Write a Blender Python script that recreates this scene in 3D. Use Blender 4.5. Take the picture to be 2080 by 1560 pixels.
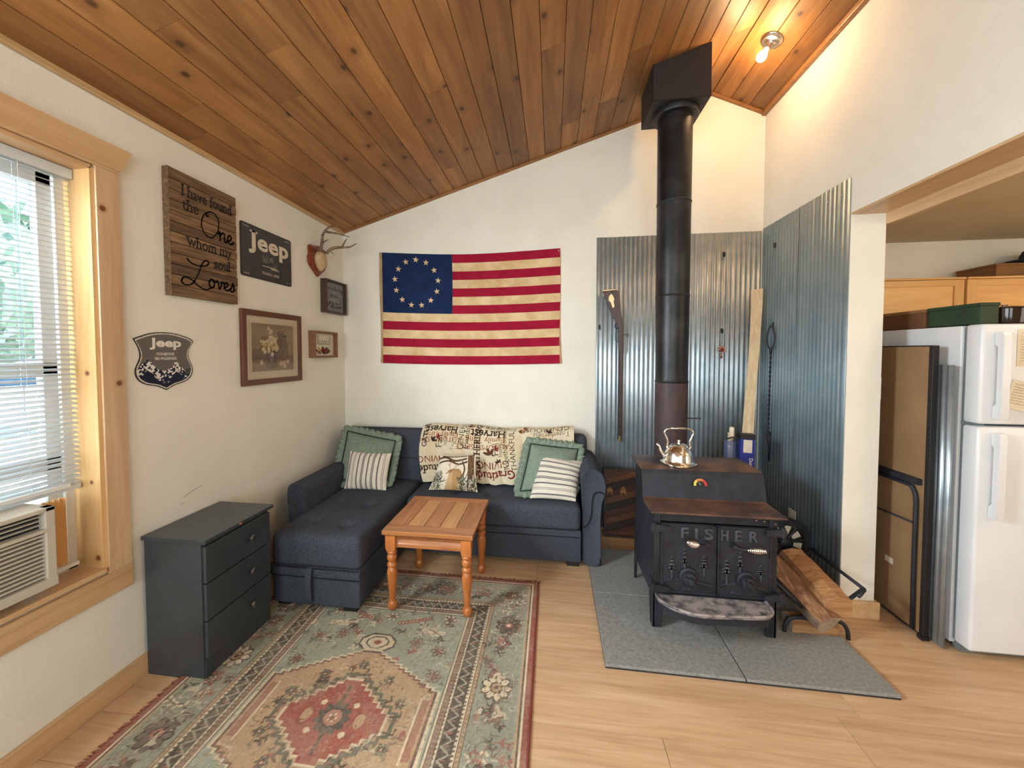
import bpy, bmesh, math, random
import numpy as np
from mathutils import Vector, Matrix, Euler
random.seed(7); rng = np.random.default_rng(7)
for o in list(bpy.data.objects): bpy.data.objects.remove(o)
SC = bpy.context.scene; C = SC.collection
PI = math.pi

# ------------------------------------------------------------------ camera, world, light, exposure
F = 790.0
cam = bpy.data.cameras.new('camera'); cam_o = bpy.data.objects.new('camera', cam); C.objects.link(cam_o)
cam.sensor_fit = 'HORIZONTAL'; cam.sensor_width = 36.0; cam.lens = 36.0*F/2080.0
cam.shift_x = 29.54/2080.0; cam.shift_y = -36.13/2080.0
cam.clip_start = 0.02; cam.clip_end = 300
YAW, PIT, ROL = 0.1405, -0.0349, -0.0013
fw = Vector((-math.sin(YAW)*math.cos(PIT), math.cos(YAW)*math.cos(PIT), math.sin(PIT)))
rt = Vector((math.cos(YAW), math.sin(YAW), 0)); up = rt.cross(fw)
r2 = rt*math.cos(ROL)+up*math.sin(ROL); u2 = -rt*math.sin(ROL)+up*math.cos(ROL)
cam_o.matrix_world = Matrix(((r2.x,u2.x,-fw.x,1.792),(r2.y,u2.y,-fw.y,-3.167),(r2.z,u2.z,-fw.z,1.423),(0,0,0,1)))
SC.camera = cam_o

w = bpy.data.worlds.new('sky'); SC.world = w; w.use_nodes = True
bg = w.node_tree.nodes['Background']; bg.inputs[0].default_value = (0.60,0.80,1.0,1); bg.inputs[1].default_value = 2.4

def lamp(name, kind, loc, energy, color, rot=None, size=None, size_y=None, target=None):
    d = bpy.data.lights.new(name, kind); d.energy = energy; d.color = color
    o = bpy.data.objects.new(name, d); C.objects.link(o); o.location = loc
    if kind == 'AREA':
        d.shape = 'RECTANGLE'; d.size = size; d.size_y = size_y or size
    if target is not None:
        o.rotation_euler = (Vector(target)-Vector(loc)).to_track_quat('-Z','Y').to_euler()
    return o
sun = lamp('sun', 'SUN', (20,-4,18), 9.0, (1,0.95,0.86), target=(0,0,0)); sun.data.angle = 0.01
# side window daylight, then two added fill lamps before the solid rear wall
lamp('window_daylight_side', 'AREA', (-0.17,-2.60,1.5), 255, (0.82,0.93,1.0), size=0.62, size_y=1.25, target=(3,-2.2,0.9))
lamp('rear_fill', 'AREA', (0.95,-5.25,1.5), 56, (0.78,0.92,1.0), size=1.3, size_y=1.3, target=(1.3,0,1.4))
lamp('rear_fill_two', 'AREA', (2.55,-5.25,1.9), 38, (0.82,0.94,1.0), size=0.9, size_y=1.9, target=(1.9,0,1.6))
lamp('kitchen_area_light', 'AREA', (5.6,-3.4,1.5), 12, (1.0,0.92,0.80), size=1.0, size_y=1.0, target=(3.6,-1.3,1.0))  # unseen warm area lamp inside the kitchen, no window modelled
SC.view_settings.view_transform = 'Standard'; SC.view_settings.look = 'None'
SC.view_settings.gamma = 1; SC.view_settings.use_curve_mapping = False
SC.view_settings.exposure = 0.0

# ------------------------------------------------------------------ room dimensions
W = 3.337; HL = 2.458; XR = 2.963; HR = 3.354; HW = 3.178; WT = 0.163; WE = -0.868; HH = 2.153; KC = 2.2; YB = -5.4; KX = 6.2
SL = (HR-HL)/XR; SR = (HW-HR)/(W-XR)

# ------------------------------------------------------------------ helpers: colour and materials
def S(r, g=None, b=None):
    if g is None: r, g, b = r
    f = lambda c: (c/255/12.92) if c <= 10 else (((c/255)+0.055)/1.055)**2.4
    return (f(r), f(g), f(b), 1)
def newmat(name, rough=0.6, metal=0.0, col=(0.5,0.5,0.5,1), spec=None):
    m = bpy.data.materials.new(name); m.use_nodes = True
    b = m.node_tree.nodes['Principled BSDF']
    b.inputs['Base Color'].default_value = col; b.inputs['Roughness'].default_value = rough; b.inputs['Metallic'].default_value = metal
    if spec is not None: b.inputs['Specular IOR Level'].default_value = spec
    return m, m.node_tree, b
def nd(t, typ, **kw):
    n = t.nodes.new(typ)
    for k, v in kw.items(): setattr(n, k, v)
    return n
def coords(t, scale=(1,1,1), rand=True, rot=(0,0,0)):
    tc = nd(t,'ShaderNodeTexCoord'); mp = nd(t,'ShaderNodeMapping'); mp.inputs['Scale'].default_value = scale; mp.inputs['Rotation'].default_value = rot
    src = tc.outputs['Object']
    if rand:
        oi = nd(t,'ShaderNodeObjectInfo'); mu = nd(t,'ShaderNodeMath', operation='MULTIPLY'); mu.inputs[1].default_value = 37.0
        t.links.new(oi.outputs['Random'], mu.inputs[0])
        ad = nd(t,'ShaderNodeVectorMath', operation='ADD'); t.links.new(src, ad.inputs[0]); t.links.new(mu.outputs[0], ad.inputs[1]); src = ad.outputs[0]
    t.links.new(src, mp.inputs['Vector']); return mp.outputs['Vector']
def ramp(t, fac, stops):
    r = nd(t,'ShaderNodeValToRGB'); e = r.color_ramp.elements
    while len(e) < len(stops): e.new(0.5)
    for i, (p, c) in enumerate(stops): e[i].position = p; e[i].color = c
    t.links.new(fac, r.inputs[0]); return r.outputs[0]
def mixc(t, fac, a, b, mode='MIX'):
    m = nd(t,'ShaderNodeMix', data_type='RGBA', blend_type=mode)
    for sock, v in ((m.inputs[0],fac),(m.inputs[6],a),(m.inputs[7],b)):
        if isinstance(v,(int,float)): sock.default_value = v
        elif isinstance(v,tuple): sock.default_value = v
        else: t.links.new(v, sock)
    return m.outputs[2]
def noise(t, vec, scale=5, detail=4, rough=0.5, dist=0):
    n = nd(t,'ShaderNodeTexNoise'); n.inputs['Scale'].default_value = scale; n.inputs['Detail'].default_value = detail
    n.inputs['Roughness'].default_value = rough; n.inputs['Distortion'].default_value = dist
    if vec is not None: t.links.new(vec, n.inputs['Vector'])
    return n.outputs['Fac']
def bump(t, b, h, strength=0.2, dist=0.002):
    n = nd(t,'ShaderNodeBump'); n.inputs['Strength'].default_value = strength; n.inputs['Distance'].default_value = dist
    t.links.new(h, n.inputs['Height']); t.links.new(n.outputs[0], b.inputs['Normal'])
def speckle(name, c1, c2, rough=0.6, metal=0.0, scale=20, bumps=0.0, bscale=None, detail=5, lo=0.35, hi=0.65, spec=None, rand=True, stretch=(1,1,1), bd=0.002):
    m, t, b = newmat(name, rough, metal, spec=spec)
    v = coords(t, stretch, rand); n = noise(t, v, scale, detail, 0.6)
    t.links.new(ramp(t, n, [(lo,c1),(hi,c2)]), b.inputs['Base Color'])
    if bumps: bump(t, b, noise(t, coords(t,(1,1,1),False), bscale or scale, 3), bumps, bd)
    return m
def wood(name, dark, mid, light, axis='Y', across=45, along=2.5, rough=0.45, knots=0, pts=(), var=0.25, spec=None, kcol=None, kscale=3.0, rings=0.0):
    m, t, b = newmat(name, rough, spec=spec)
    sc = {'X':(along,across,across),'Y':(across,along,across),'Z':(across,across,along)}[axis]
    v = coords(t, sc)
    n1 = noise(t, v, 1.0, 6, 0.62, 0.6)
    col = ramp(t, n1, [(0.28,dark),(0.5,mid),(0.72,light)])
    sc2 = tuple(s*0.16 for s in sc); n2 = noise(t, coords(t, sc2), 1.0, 3, 0.5, 1.2)
    if rings:
        mu = nd(t,'ShaderNodeMath', operation='MULTIPLY'); mu.inputs[1].default_value = 60; t.links.new(n2, mu.inputs[0])
        si = nd(t,'ShaderNodeMath', operation='SINE'); t.links.new(mu.outputs[0], si.inputs[0])
        mr = nd(t,'ShaderNodeMapRange'); mr.inputs[1].default_value=-1; mr.inputs[3].default_value=1-rings; mr.inputs[4].default_value=1+rings*0.3; t.links.new(si.outputs[0], mr.inputs[0])
        col = mixc(t, 1.0, col, mr.outputs[0], 'MULTIPLY')
    else:
        col = mixc(t, 0.5, col, ramp(t, n2, [(0.3,(0.84,0.83,0.81,1)),(0.7,(1.1,1.08,1.05,1))]), 'MULTIPLY')
    if knots:
        kc = kcol or S(60,32,18)
        sk = {'X':(kscale*0.6,kscale,kscale*1.4),'Y':(kscale*1.0,kscale*0.7,kscale),'Z':(kscale,kscale*1.4,kscale*0.55)}[axis]
        vo = nd(t,'ShaderNodeTexVoronoi'); vo.inputs['Scale'].default_value = 1.0; vo.voronoi_dimensions = '2D' if axis == 'Y' and kscale < 4.5 else '3D'; t.links.new(coords(t, sk), vo.inputs['Vector'])
        gate = ramp(t, vo.outputs['Color'], [(0.36,(0,0,0,1)),(0.38,(1,1,1,1))])
        k1 = ramp(t, vo.outputs['Distance'], [(0.03*knots,(1,1,1,1)),(0.055*knots,(0.6,0.6,0.6,1)),(0.075*knots,(0,0,0,1))])
        col = mixc(t, mixc(t, 1.0, k1, gate, 'MULTIPLY'), col, kc)
        k2 = ramp(t, vo.outputs['Distance'], [(0.07*knots,(0.4,0.4,0.4,1)),(0.22*knots,(0,0,0,1))])
        col = mixc(t, mixc(t, 1.0, k2, gate, 'MULTIPLY'), col, tuple(c*0.6 for c in dark[:3])+(1,))
    for (px_, py_, pz_, pr_) in pts:
        tc = nd(t,'ShaderNodeTexCoord'); di = nd(t,'ShaderNodeVectorMath', operation='DISTANCE'); t.links.new(tc.outputs['Object'], di.inputs[0]); di.inputs[1].default_value = (px_,py_,pz_)
        dv = nd(t,'ShaderNodeMath', operation='DIVIDE'); dv.inputs[1].default_value = pr_*2; t.links.new(di.outputs['Value'], dv.inputs[0])
        col = mixc(t, ramp(t, dv.outputs[0], [(0.40,(1,1,1,1)),(0.52,(0,0,0,1))]), col, S(92,46,28)); col = mixc(t, ramp(t, dv.outputs[0], [(0.45,(0.45,0.45,0.45,1)),(1.0,(0,0,0,1))]), col, S(150,92,50))
    if var:
        oi = nd(t,'ShaderNodeObjectInfo'); mr = nd(t,'ShaderNodeMapRange'); mr.inputs[3].default_value = 1-var; mr.inputs[4].default_value = 1+var*0.6
        t.links.new(oi.outputs['Random'], mr.inputs[0]); col = mixc(t, 1.0, col, mr.outputs[0], 'MULTIPLY')
    t.links.new(col, b.inputs['Base Color']); bump(t, b, n1, 0.15, 0.001)
    return m
def painted(name, rough=0.85, sheen=0.0, weave=0):
    m, t, b = newmat(name, rough, spec=0.2)
    a = nd(t,'ShaderNodeAttribute', attribute_name='Col'); t.links.new(a.outputs['Color'], b.inputs['Base Color'])
    if weave: bump(t, b, noise(t, coords(t,(1,1,1),False), weave, 2), 0.5, 0.002)
    return m
def flat(name, c, rough=0.5, metal=0.0, spec=None): return newmat(name, rough, metal, c, spec)[0]

M = {}
M['wall'] = speckle('wall_paint', S(228,223,208), S(235,230,216), 0.75, scale=3, bumps=0.35, bscale=110, rand=False, bd=0.003)
M['ceil_board'] = wood('stained_pine_boards', S(122,78,38), S(150,102,54), S(174,124,72), 'Y', 16, 1.6, 0.5, knots=0.85, var=0.34, kcol=S(58,32,16), kscale=4.2)
M['dark_gap'] = flat('gap_dark', S(58,34,18), 0.9)
M['bead'] = wood('ceiling_bead', S(128,84,46), S(150,102,58), S(168,120,72), 'X', 60, 3, 0.4, var=0)
M['bead_light'] = wood('ceiling_bead_light', S(176,142,96), S(196,162,116), S(212,180,134), 'Y', 60, 3, 0.4, var=0)
M['pine'] = wood('clear_pine', S(190,152,108), S(208,170,126), S(218,186,144), 'Y', 26, 1.6, 0.35, knots=0, var=0.06, kcol=S(96,48,28), kscale=2.4)
M['pine_z'] = wood('clear_pine_upright', S(196,152,100), S(214,170,118), S(224,186,136), 'Z', 26, 1.6, 0.35, knots=0.8, var=0.06, kcol=S(96,48,28), kscale=2.2)
WO = (-0.112,-2.43,0.555)
M['casing'] = wood('casing_pine', S(186,150,112), S(202,168,130), S(214,184,148), 'Z', 26, 1.6, 0.4, 0, [(x-WO[0],y-WO[1],z-WO[2],r) for x,y,z,r in ((0.02,-1.836,1.998,0.012),(0.02,-1.797,1.299,0.011))], var=0)
M['jamb'] = wood('jamb_pine', S(196,152,96), S(214,172,116), S(224,188,136), 'Z', 26, 1.6, 0.35, 0, [(x-WO[0],y-WO[1],z-WO[2],r) for x,y,z,r in ((-0.031,-1.872,1.343,0.009),(-0.03,-1.872,0.907,0.007),(-0.012,-1.872,0.600,0.011))], var=0)
M['floor'] = wood('oak_laminate', S(184,146,106), S(204,166,126), S(217,183,146), 'X', 30, 2.0, 0.38, var=0.06, rings=0.05)
M['sofa'] = speckle('charcoal_fabric', S(44,48,56), S(80,84,93), 0.95, scale=230, bumps=0.5, bscale=420, spec=0.15, rand=False)
M['seam'] = flat('dark_seam', S(22,23,27), 0.95)
M['plastic_black'] = flat('black_plastic', S(20,20,22), 0.5)
M['chest'] = speckle('charcoal_paint', S(50,56,60), S(58,64,68), 0.30, scale=8, bumps=0.1, bscale=90)
M['iron'] = speckle('stove_black', S(30,31,36), S(44,46,54), 0.55, 0.25, scale=14, bumps=0.25, bscale=140)
M['iron_top'] = speckle('stove_top_rusty', S(60,52,52), S(126,90,70), 0.45, 0.25, scale=6, lo=0.38, hi=0.72, bumps=0.15, bscale=80, detail=8)
M['ash'] = speckle('ashy_iron', S(58,58,62), S(158,146,142), 0.8, 0.1, scale=16, lo=0.36, hi=0.56, bumps=0.3, bscale=60, detail=8)
M['pipe'] = speckle('black_pipe', S(16,16,18), S(58,57,58), 0.42, 0.3, scale=4, lo=0.42, hi=0.8, detail=6)
M['pipe_rust'] = speckle('rusty_pipe', S(52,44,48), S(82,58,54), 0.6, 0.2, scale=9, lo=0.35, hi=0.7, detail=7, stretch=(3,3,0.8))
M['box_black'] = flat('support_box_black', S(40,36,35), 0.55, 0.1)
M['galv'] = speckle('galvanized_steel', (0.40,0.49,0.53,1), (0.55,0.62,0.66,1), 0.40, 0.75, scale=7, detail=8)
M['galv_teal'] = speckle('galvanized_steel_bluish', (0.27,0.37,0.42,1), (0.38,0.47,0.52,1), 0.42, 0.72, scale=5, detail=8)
M['tile'] = speckle('grey_slate_tile', S(122,122,118), S(152,151,145), 0.55, scale=75, bumps=0.5, bscale=34, detail=8, bd=0.003)
M['tile_edge'] = flat('grout_dark', S(44,44,46), 0.9)
M['chrome'] = flat('chrome', (0.85,0.83,0.78,1), 0.14, 1.0)
M['nickel'] = flat('brushed_nickel', (0.50,0.46,0.42,1), 0.3, 1.0)
M['knob'] = flat('dark_pewter', (0.16,0.16,0.155,1), 0.35, 1.0)
M['brass'] = flat('brass', (0.55,0.42,0.22,1), 0.35, 1.0)
M['iron_raised'] = speckle('highlit_cast_iron', S(66,68,76), S(88,90,98), 0.45, 0.3, scale=30)  # same cast iron, lightened to paint edge highlights on the raised relief
M['table'] = wood('honey_pine_table', S(132,76,40), S(164,102,56), S(186,124,72), 'Y', 40, 3, 0.28, var=0.22, rings=0.10)
M['table_x'] = wood('honey_pine_table_cross', S(138,80,42), S(168,106,58), S(190,128,76), 'X', 40, 3, 0.28, var=0.1, rings=0.10)
M['table_z'] = wood('honey_pine_leg', S(150,84,38), S(178,106,52), S(196,124,66), 'Z', 30, 3, 0.22, var=0.06)
M['table_pale'] = wood('pale_pine_slat', S(168,112,62), S(192,136,80), S(206,152,96), 'Y', 40, 3, 0.28, var=0.06, rings=0.08)
M['sign_plank'] = wood('weathered_plank', S(74,56,40), S(118,90,62), S(154,122,86), 'Y', 60, 4, 0.75, knots=0.6, var=0.4, kcol=S(44,30,20), kscale=5)
M['ink'] = flat('black_ink', S(26,22,20), 0.8)
M['frame_brown'] = wood('brown_frame', S(74,42,26), S(98,58,36), S(116,72,46), 'Y', 70, 4, 0.45, var=0.1)
M['frame_brown_z'] = wood('brown_frame_upright', S(74,42,26), S(98,58,36), S(116,72,46), 'Z', 70, 4, 0.45, var=0.1)
M['frame_dark'] = wood('dark_frame', S(46,32,24), S(64,46,34), S(80,58,44), 'Y', 70, 4, 0.5, var=0.1)
M['frame_mid'] = wood('mid_frame', S(96,62,38), S(124,84,54), S(142,100,66), 'Y', 70, 4, 0.5, var=0.1)
M['mahog'] = wood('mahogany_plaque', S(96,36,16), S(134,58,28), S(150,72,36), 'Z', 30, 3, 0.2, var=0)
M['felt'] = speckle('tan_leather', S(186,158,116), S(204,178,138), 0.85, scale=30)
M['antler'] = speckle('antler', S(84,62,44), S(150,124,94), 0.55, scale=30, detail=4)
M['tin_dark'] = speckle('dark_tin', S(58,54,52), S(68,64,61), 0.4, 0.2, scale=12)
M['tin_edge'] = flat('tin_edge', S(40,38,38), 0.4, 0.3)
M['off'] = speckle('offwhite_print', S(206,190,166), S(222,208,186), 0.6, scale=25)
M['paper'] = speckle('paper', S(218,204,176), S(228,216,190), 0.8, scale=10)
M['white'] = flat('white_paint', S(228,228,226), 0.35)
M['fridge'] = speckle('fridge_white', S(222,222,222), S(228,228,228), 0.28, scale=5, bumps=0.12, bscale=400)
M['seal'] = flat('fridge_gasket', S(110,116,118), 0.7)
M['vinyl'] = flat('vinyl_white', S(226,226,222), 0.3)
M['blind'] = flat('blind_white', S(230,232,232), 0.4)
_t = M['blind'].node_tree; _o = [n for n in _t.nodes if n.type == 'OUTPUT_MATERIAL'][0]; _tr = _t.nodes.new('ShaderNodeBsdfTranslucent'); _tr.inputs[0].default_value = (0.80,0.84,0.86,1)
_mx = _t.nodes.new('ShaderNodeMixShader'); _mx.inputs[0].default_value = 0.35; _t.links.new(_t.nodes['Principled BSDF'].outputs[0], _mx.inputs[1]); _t.links.new(_tr.outputs[0], _mx.inputs[2]); _t.links.new(_mx.outputs[0], _o.inputs[0])
M['ac'] = flat('aircon_plastic', S(196,188,172), 0.45)
M['ac_dark'] = flat('aircon_dark', S(26,34,42), 0.5)
M['accordion'] = flat('accordion_amber', S(242,200,140), 0.6)
M['cab'] = wood('maple_cabinet', S(214,158,92), S(228,176,110), S(236,188,126), 'X', 24, 2, 0.3, var=0.08)
M['cab_z'] = wood('maple_cabinet_upright', S(214,158,92), S(228,176,110), S(236,188,126), 'Z', 24, 2, 0.3, var=0.08)
M['hardboard'] = speckle('brown_hardboard', S(136,106,74), S(150,118,84), 0.4, scale=4)
M['khaki'] = speckle('kitchen_ceiling_paint', S(196,182,148), S(204,190,158), 0.8, scale=3, rand=False)
M['green'] = speckle('green_box', S(22,44,28), S(38,60,32), 0.7, scale=6)
M['greenpillow'] = speckle('sage_cotton', S(112,126,110), S(130,143,126), 0.92, scale=60, bumps=0.3, bscale=300, spec=0.15)
M['gpiping'] = flat('green_piping', S(34,52,44), 0.9)
M['bark'] = speckle('split_log_bark', S(74,56,42), S(120,96,74), 0.9, scale=14, bumps=0.9, bscale=30, stretch=(1,1,1), bd=0.008)
M['log_dark'] = wood('split_log_dark', S(78,52,36), S(126,88,60), S(168,126,90), 'Y', 40, 3, 0.85, var=0.1)
M['log'] = wood('split_log_face', S(136,90,52), S(170,122,78), S(196,152,106), 'X', 50, 3, 0.8, var=0.2)
M['log_pale'] = speckle('log_end_grain', S(150,128,108), S(182,160,136), 0.9, scale=40)
M['cardblue'] = flat('blue_card', S(24,42,128), 0.45)
M['card'] = speckle('brown_card', S(120,82,44), S(140,98,56), 0.8, scale=8)
M['rawwood'] = wood('raw_board', S(186,158,118), S(206,180,140), S(218,196,160), 'Z', 60, 3, 0.7, var=0)
M['walnut'] = wood('walnut_stock', S(44,24,18), S(66,36,26), S(84,48,34), 'Z', 40, 4, 0.35, var=0)
M['jar'] = flat('dark_brown_glass', S(40,24,14), 0.08, 0.0)
M['hat'] = flat('black_felt', S(18,24,26), 0.8)
M['concrete'] = speckle('outdoor_concrete', S(196,190,180), S(214,208,198), 0.9, scale=2)
M['leaf'] = speckle('outdoor_leaves', S(112,146,128), S(158,186,160), 0.8, scale=6, detail=6)
M['siding'] = speckle('outdoor_siding', S(110,128,140), S(128,146,156), 0.7, scale=3)
M['outpaint'] = flat('outdoor_dark_paint', S(96,130,160), 0.7)
M['paintattr'] = painted('printed_cloth', 0.9, weave=500)
M['rugattr'] = painted('rug_pile', 1.0, weave=420)
M['artattr'] = painted('printed_art', 0.5)
M['tinattr'] = painted('printed_tin', 0.4)
def emis(name, c, s):
    m, t, b = newmat(name, 0.5, 0, c); b.inputs['Emission Color'].default_value = c; b.inputs['Emission Strength'].default_value = s; return m
M['bulb'] = emis('lit_bulb', (1.0,0.78,0.48,1), 40)
m, t, b = newmat('window_glass', 0.02, 0, (0.95,0.98,1,1)); b.inputs['Transmission Weight'].default_value = 1; b.inputs['IOR'].default_value = 1.02; M['glass'] = m
m, t, b = newmat('picture_glass', 0.05, 0, (1,1,1,1)); b.inputs['Transmission Weight'].default_value = 1; b.inputs['IOR'].default_value = 1.15; M['pglass'] = m

# ------------------------------------------------------------------ helpers: geometry
def box(bm, a, b, M4=None, bev=0, seg=2):
    lo = Vector((min(a[0],b[0]),min(a[1],b[1]),min(a[2],b[2]))); hi = Vector((max(a[0],b[0]),max(a[1],b[1]),max(a[2],b[2])))
    r = bmesh.ops.create_cube(bm, size=1); vs = r['verts']
    for v in vs: v.co = Vector((lo.x+(v.co.x+.5)*(hi.x-lo.x), lo.y+(v.co.y+.5)*(hi.y-lo.y), lo.z+(v.co.z+.5)*(hi.z-lo.z)))
    if bev:
        es = list({e for v in vs for e in v.link_edges})
        rr = bmesh.ops.bevel(bm, geom=es, offset=bev, segments=seg, profile=0.5, affect='EDGES'); vs = list({v for f in rr['faces'] for v in f.verts} | {v for v in vs if v.is_valid})
    if M4 is not None:
        for v in vs: v.co = M4 @ v.co
    return vs
def frame_of(d):
    d = Vector(d).normalized(); a = Vector((0,0,1)) if abs(d.z) < 0.9 else Vector((1,0,0))
    x = a.cross(d).normalized(); return x, d.cross(x)
def ringpts(c, d, r, n, ph=0):
    x, y = frame_of(d); return [Vector(c)+x*(r*math.cos(2*PI*i/n+ph))+y*(r*math.sin(2*PI*i/n+ph)) for i in range(n)]
def loft(bm, rings, cap=True, closed=False):
    R = [[bm.verts.new(p) for p in ring] for ring in rings]; n = len(R[0])
    for i in range(len(R)-(0 if closed else 1)):
        A, B = R[i], R[(i+1) % len(R)]
        for j in range(n):
            try: bm.faces.new((A[j],A[(j+1)%n],B[(j+1)%n],B[j]))
            except ValueError: pass
    if cap and not closed:
        bm.faces.new(list(reversed(R[0]))); bm.faces.new(R[-1])
def cyl(bm, p0, p1, r0, r1=None, n=20, cap=True):
    r1 = r0 if r1 is None else r1; d = Vector(p1)-Vector(p0)
    loft(bm, [ringpts(p0,d,r0,n), ringpts(p1,d,r1,n)], cap)
def tube(bm, pts, r, n=8, closed=False):
    P = [Vector(p) for p in pts]; rs = r if isinstance(r,(list,tuple)) else [r]*len(P)
    rings = []; x = None
    for i, p in enumerate(P):
        if closed: d = P[(i+1)%len(P)]-P[i-1]
        else: d = P[min(i+1,len(P)-1)]-P[max(i-1,0)]
        d.normalize()
        if x is None: x = frame_of(d)[0]
        x = (x-d*x.dot(d)).normalized(); y = d.cross(x)
        rings.append([p+x*(rs[i]*math.cos(2*PI*k/n))+y*(rs[i]*math.sin(2*PI*k/n)) for k in range(n)])
    loft(bm, rings, not closed, closed)
def lathe(bm, prof, base=(0,0,0), axis=(0,0,1), n=28):
    a = Vector(axis).normalized(); b0 = Vector(base)
    loft(bm, [ringpts(b0+a*z, a, max(r,1e-4), n) for r, z in prof])
def prism(bm, pts, fn, d0, d1):
    A = [bm.verts.new(fn(x,y,d0)) for x,y in pts]; B = [bm.verts.new(fn(x,y,d1)) for x,y in pts]; n = len(pts)
    bm.faces.new(list(reversed(A))); bm.faces.new(B)
    for i in range(n): bm.faces.new((A[i],A[(i+1)%n],B[(i+1)%n],B[i]))
FX = lambda x,y,d: Vector((d,x,y))      # left-wall plane: (y,z) at depth x
FY = lambda x,y,d: Vector((x,d,y))      # back-wall plane: (x,z) at depth y
FZ = lambda x,y,d: Vector((x,y,d))
def rbox(bm, lo, hi, r, cell=0.03, tufts=(), puff=0.0, fn=None):
    lo = Vector(lo); hi = Vector(hi); r = min(r, *(0.499*(hi[i]-lo[i]) for i in range(3)))
    n = [max(3,int((hi[i]-lo[i])/cell)) for i in range(3)]
    def axis(i):
        L = [lo[i]+(hi[i]-lo[i])*k/n[i] for k in range(n[i]+1)]
        ex = [lo[i]+r*f for f in (0.12,0.3,0.55,1.0)]+[hi[i]-r*f for f in (1.0,0.55,0.3,0.12)]
        return sorted(set([round(v,5) for v in L if lo[i]+r < v < hi[i]-r]+[round(v,5) for v in ex]+[round(lo[i],5),round(hi[i],5)]))
    A = [axis(i) for i in range(3)]; cache = {}
    def mp(p):
        k = tuple(round(c,5) for c in p)
        if k in cache: return cache[k]
        p = Vector(p); q = Vector([min(max(p[i],lo[i]+r),hi[i]-r) for i in range(3)]); d = p-q
        s = q+d.normalized()*r if d.length > 1e-9 else p
        u = 1-((2*s.x-lo.x-hi.x)/(hi.x-lo.x))**2; v = 1-((2*s.y-lo.y-hi.y)/(hi.y-lo.y))**2
        if p.z > (lo.z+hi.z)/2:
            s.z += puff*max(u,0)**.5*max(v,0)**.5
            for tx, ty, dep, sg in tufts:
                dd = (s.x-tx)**2+(s.y-ty)**2; s.z -= dep*math.exp(-dd/(2*sg*sg))+dep*0.3*math.exp(-dd/(2*(sg*3.5)**2))
        if fn: s = fn(s)
        cache[k] = bm.verts.new(s); return cache[k]
    for ax in range(3):
        a, b_ = (ax+1)%3, (ax+2)%3
        for side in (lo[ax],hi[ax]):
            for i in range(len(A[a])-1):
                for j in range(len(A[b_])-1):
                    q = []
                    for (ii,jj) in ((i,j),(i+1,j),(i+1,j+1),(i,j+1)):
                        p = [0,0,0]; p[ax]=side; p[a]=A[a][ii]; p[b_]=A[b_][jj]; q.append(mp(p))
                    if side == lo[ax]: q.reverse()
                    try: bm.faces.new(q)
                    except ValueError: pass

WORLD = {}
def tagp(o, label=None, cat=None, group=None, kind=None):
    for k, v in (('label',label),('category',cat),('group',group),('kind',kind)):
        if v: o[k] = v
    return o
def thing(name, label, cat, loc, group=None):
    o = bpy.data.objects.new(name, None); C.objects.link(o); o.location = loc; o.empty_display_size = 0.05
    WORLD[o.name] = Vector(loc); return tagp(o, label, cat, group)
def obj(name, bm, mat, parent=None, smooth=None, origin=None, mats=None):
    """links one bmesh (vertices in world coordinates) as one object; origin follows the parent, or the base centre"""
    me = bpy.data.meshes.new(name)
    if parent is None:
        if origin is None:
            xs = [v.co for v in bm.verts]
            origin = Vector((sum(v.x for v in xs)/len(xs), sum(v.y for v in xs)/len(xs), min(v.z for v in xs)))
        off = Vector(origin)
    else: off = WORLD[parent.name]
    bmesh.ops.recalc_face_normals(bm, faces=bm.faces)
    for v in bm.verts: v.co -= off
    bm.to_mesh(me); bm.free(); me.materials.append(M[mat] if isinstance(mat,str) else mat)
    for mm in (mats or []): me.materials.append(M[mm])
    o = bpy.data.objects.new(name, me); C.objects.link(o); WORLD[o.name] = off.copy()
    if parent is None: o.location = off
    else: o.parent = parent
    if smooth is not None:
        me.polygons.foreach_set('use_smooth', [True]*len(me.polygons))
        if smooth < 3: me.set_sharp_from_angle(angle=smooth)
    return o
def B(): return bmesh.new()
def qbox(name, a, b, mat, parent=None, bev=0, smooth=None):
    bm = B(); box(bm, a, b, bev=bev); return obj(name, bm, mat, parent, smooth)
def struct(name, bm, mat, origin=None, smooth=None): return tagp(obj(name, bm, mat, None, smooth, origin or (0,0,0)), kind='structure')
def piece(name, me, parent, loc, rot=None):
    o = bpy.data.objects.new(name, me); C.objects.link(o); o.parent = parent; o.location = Vector(loc)-WORLD[parent.name]
    if rot: o.rotation_euler = rot
    return o

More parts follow.
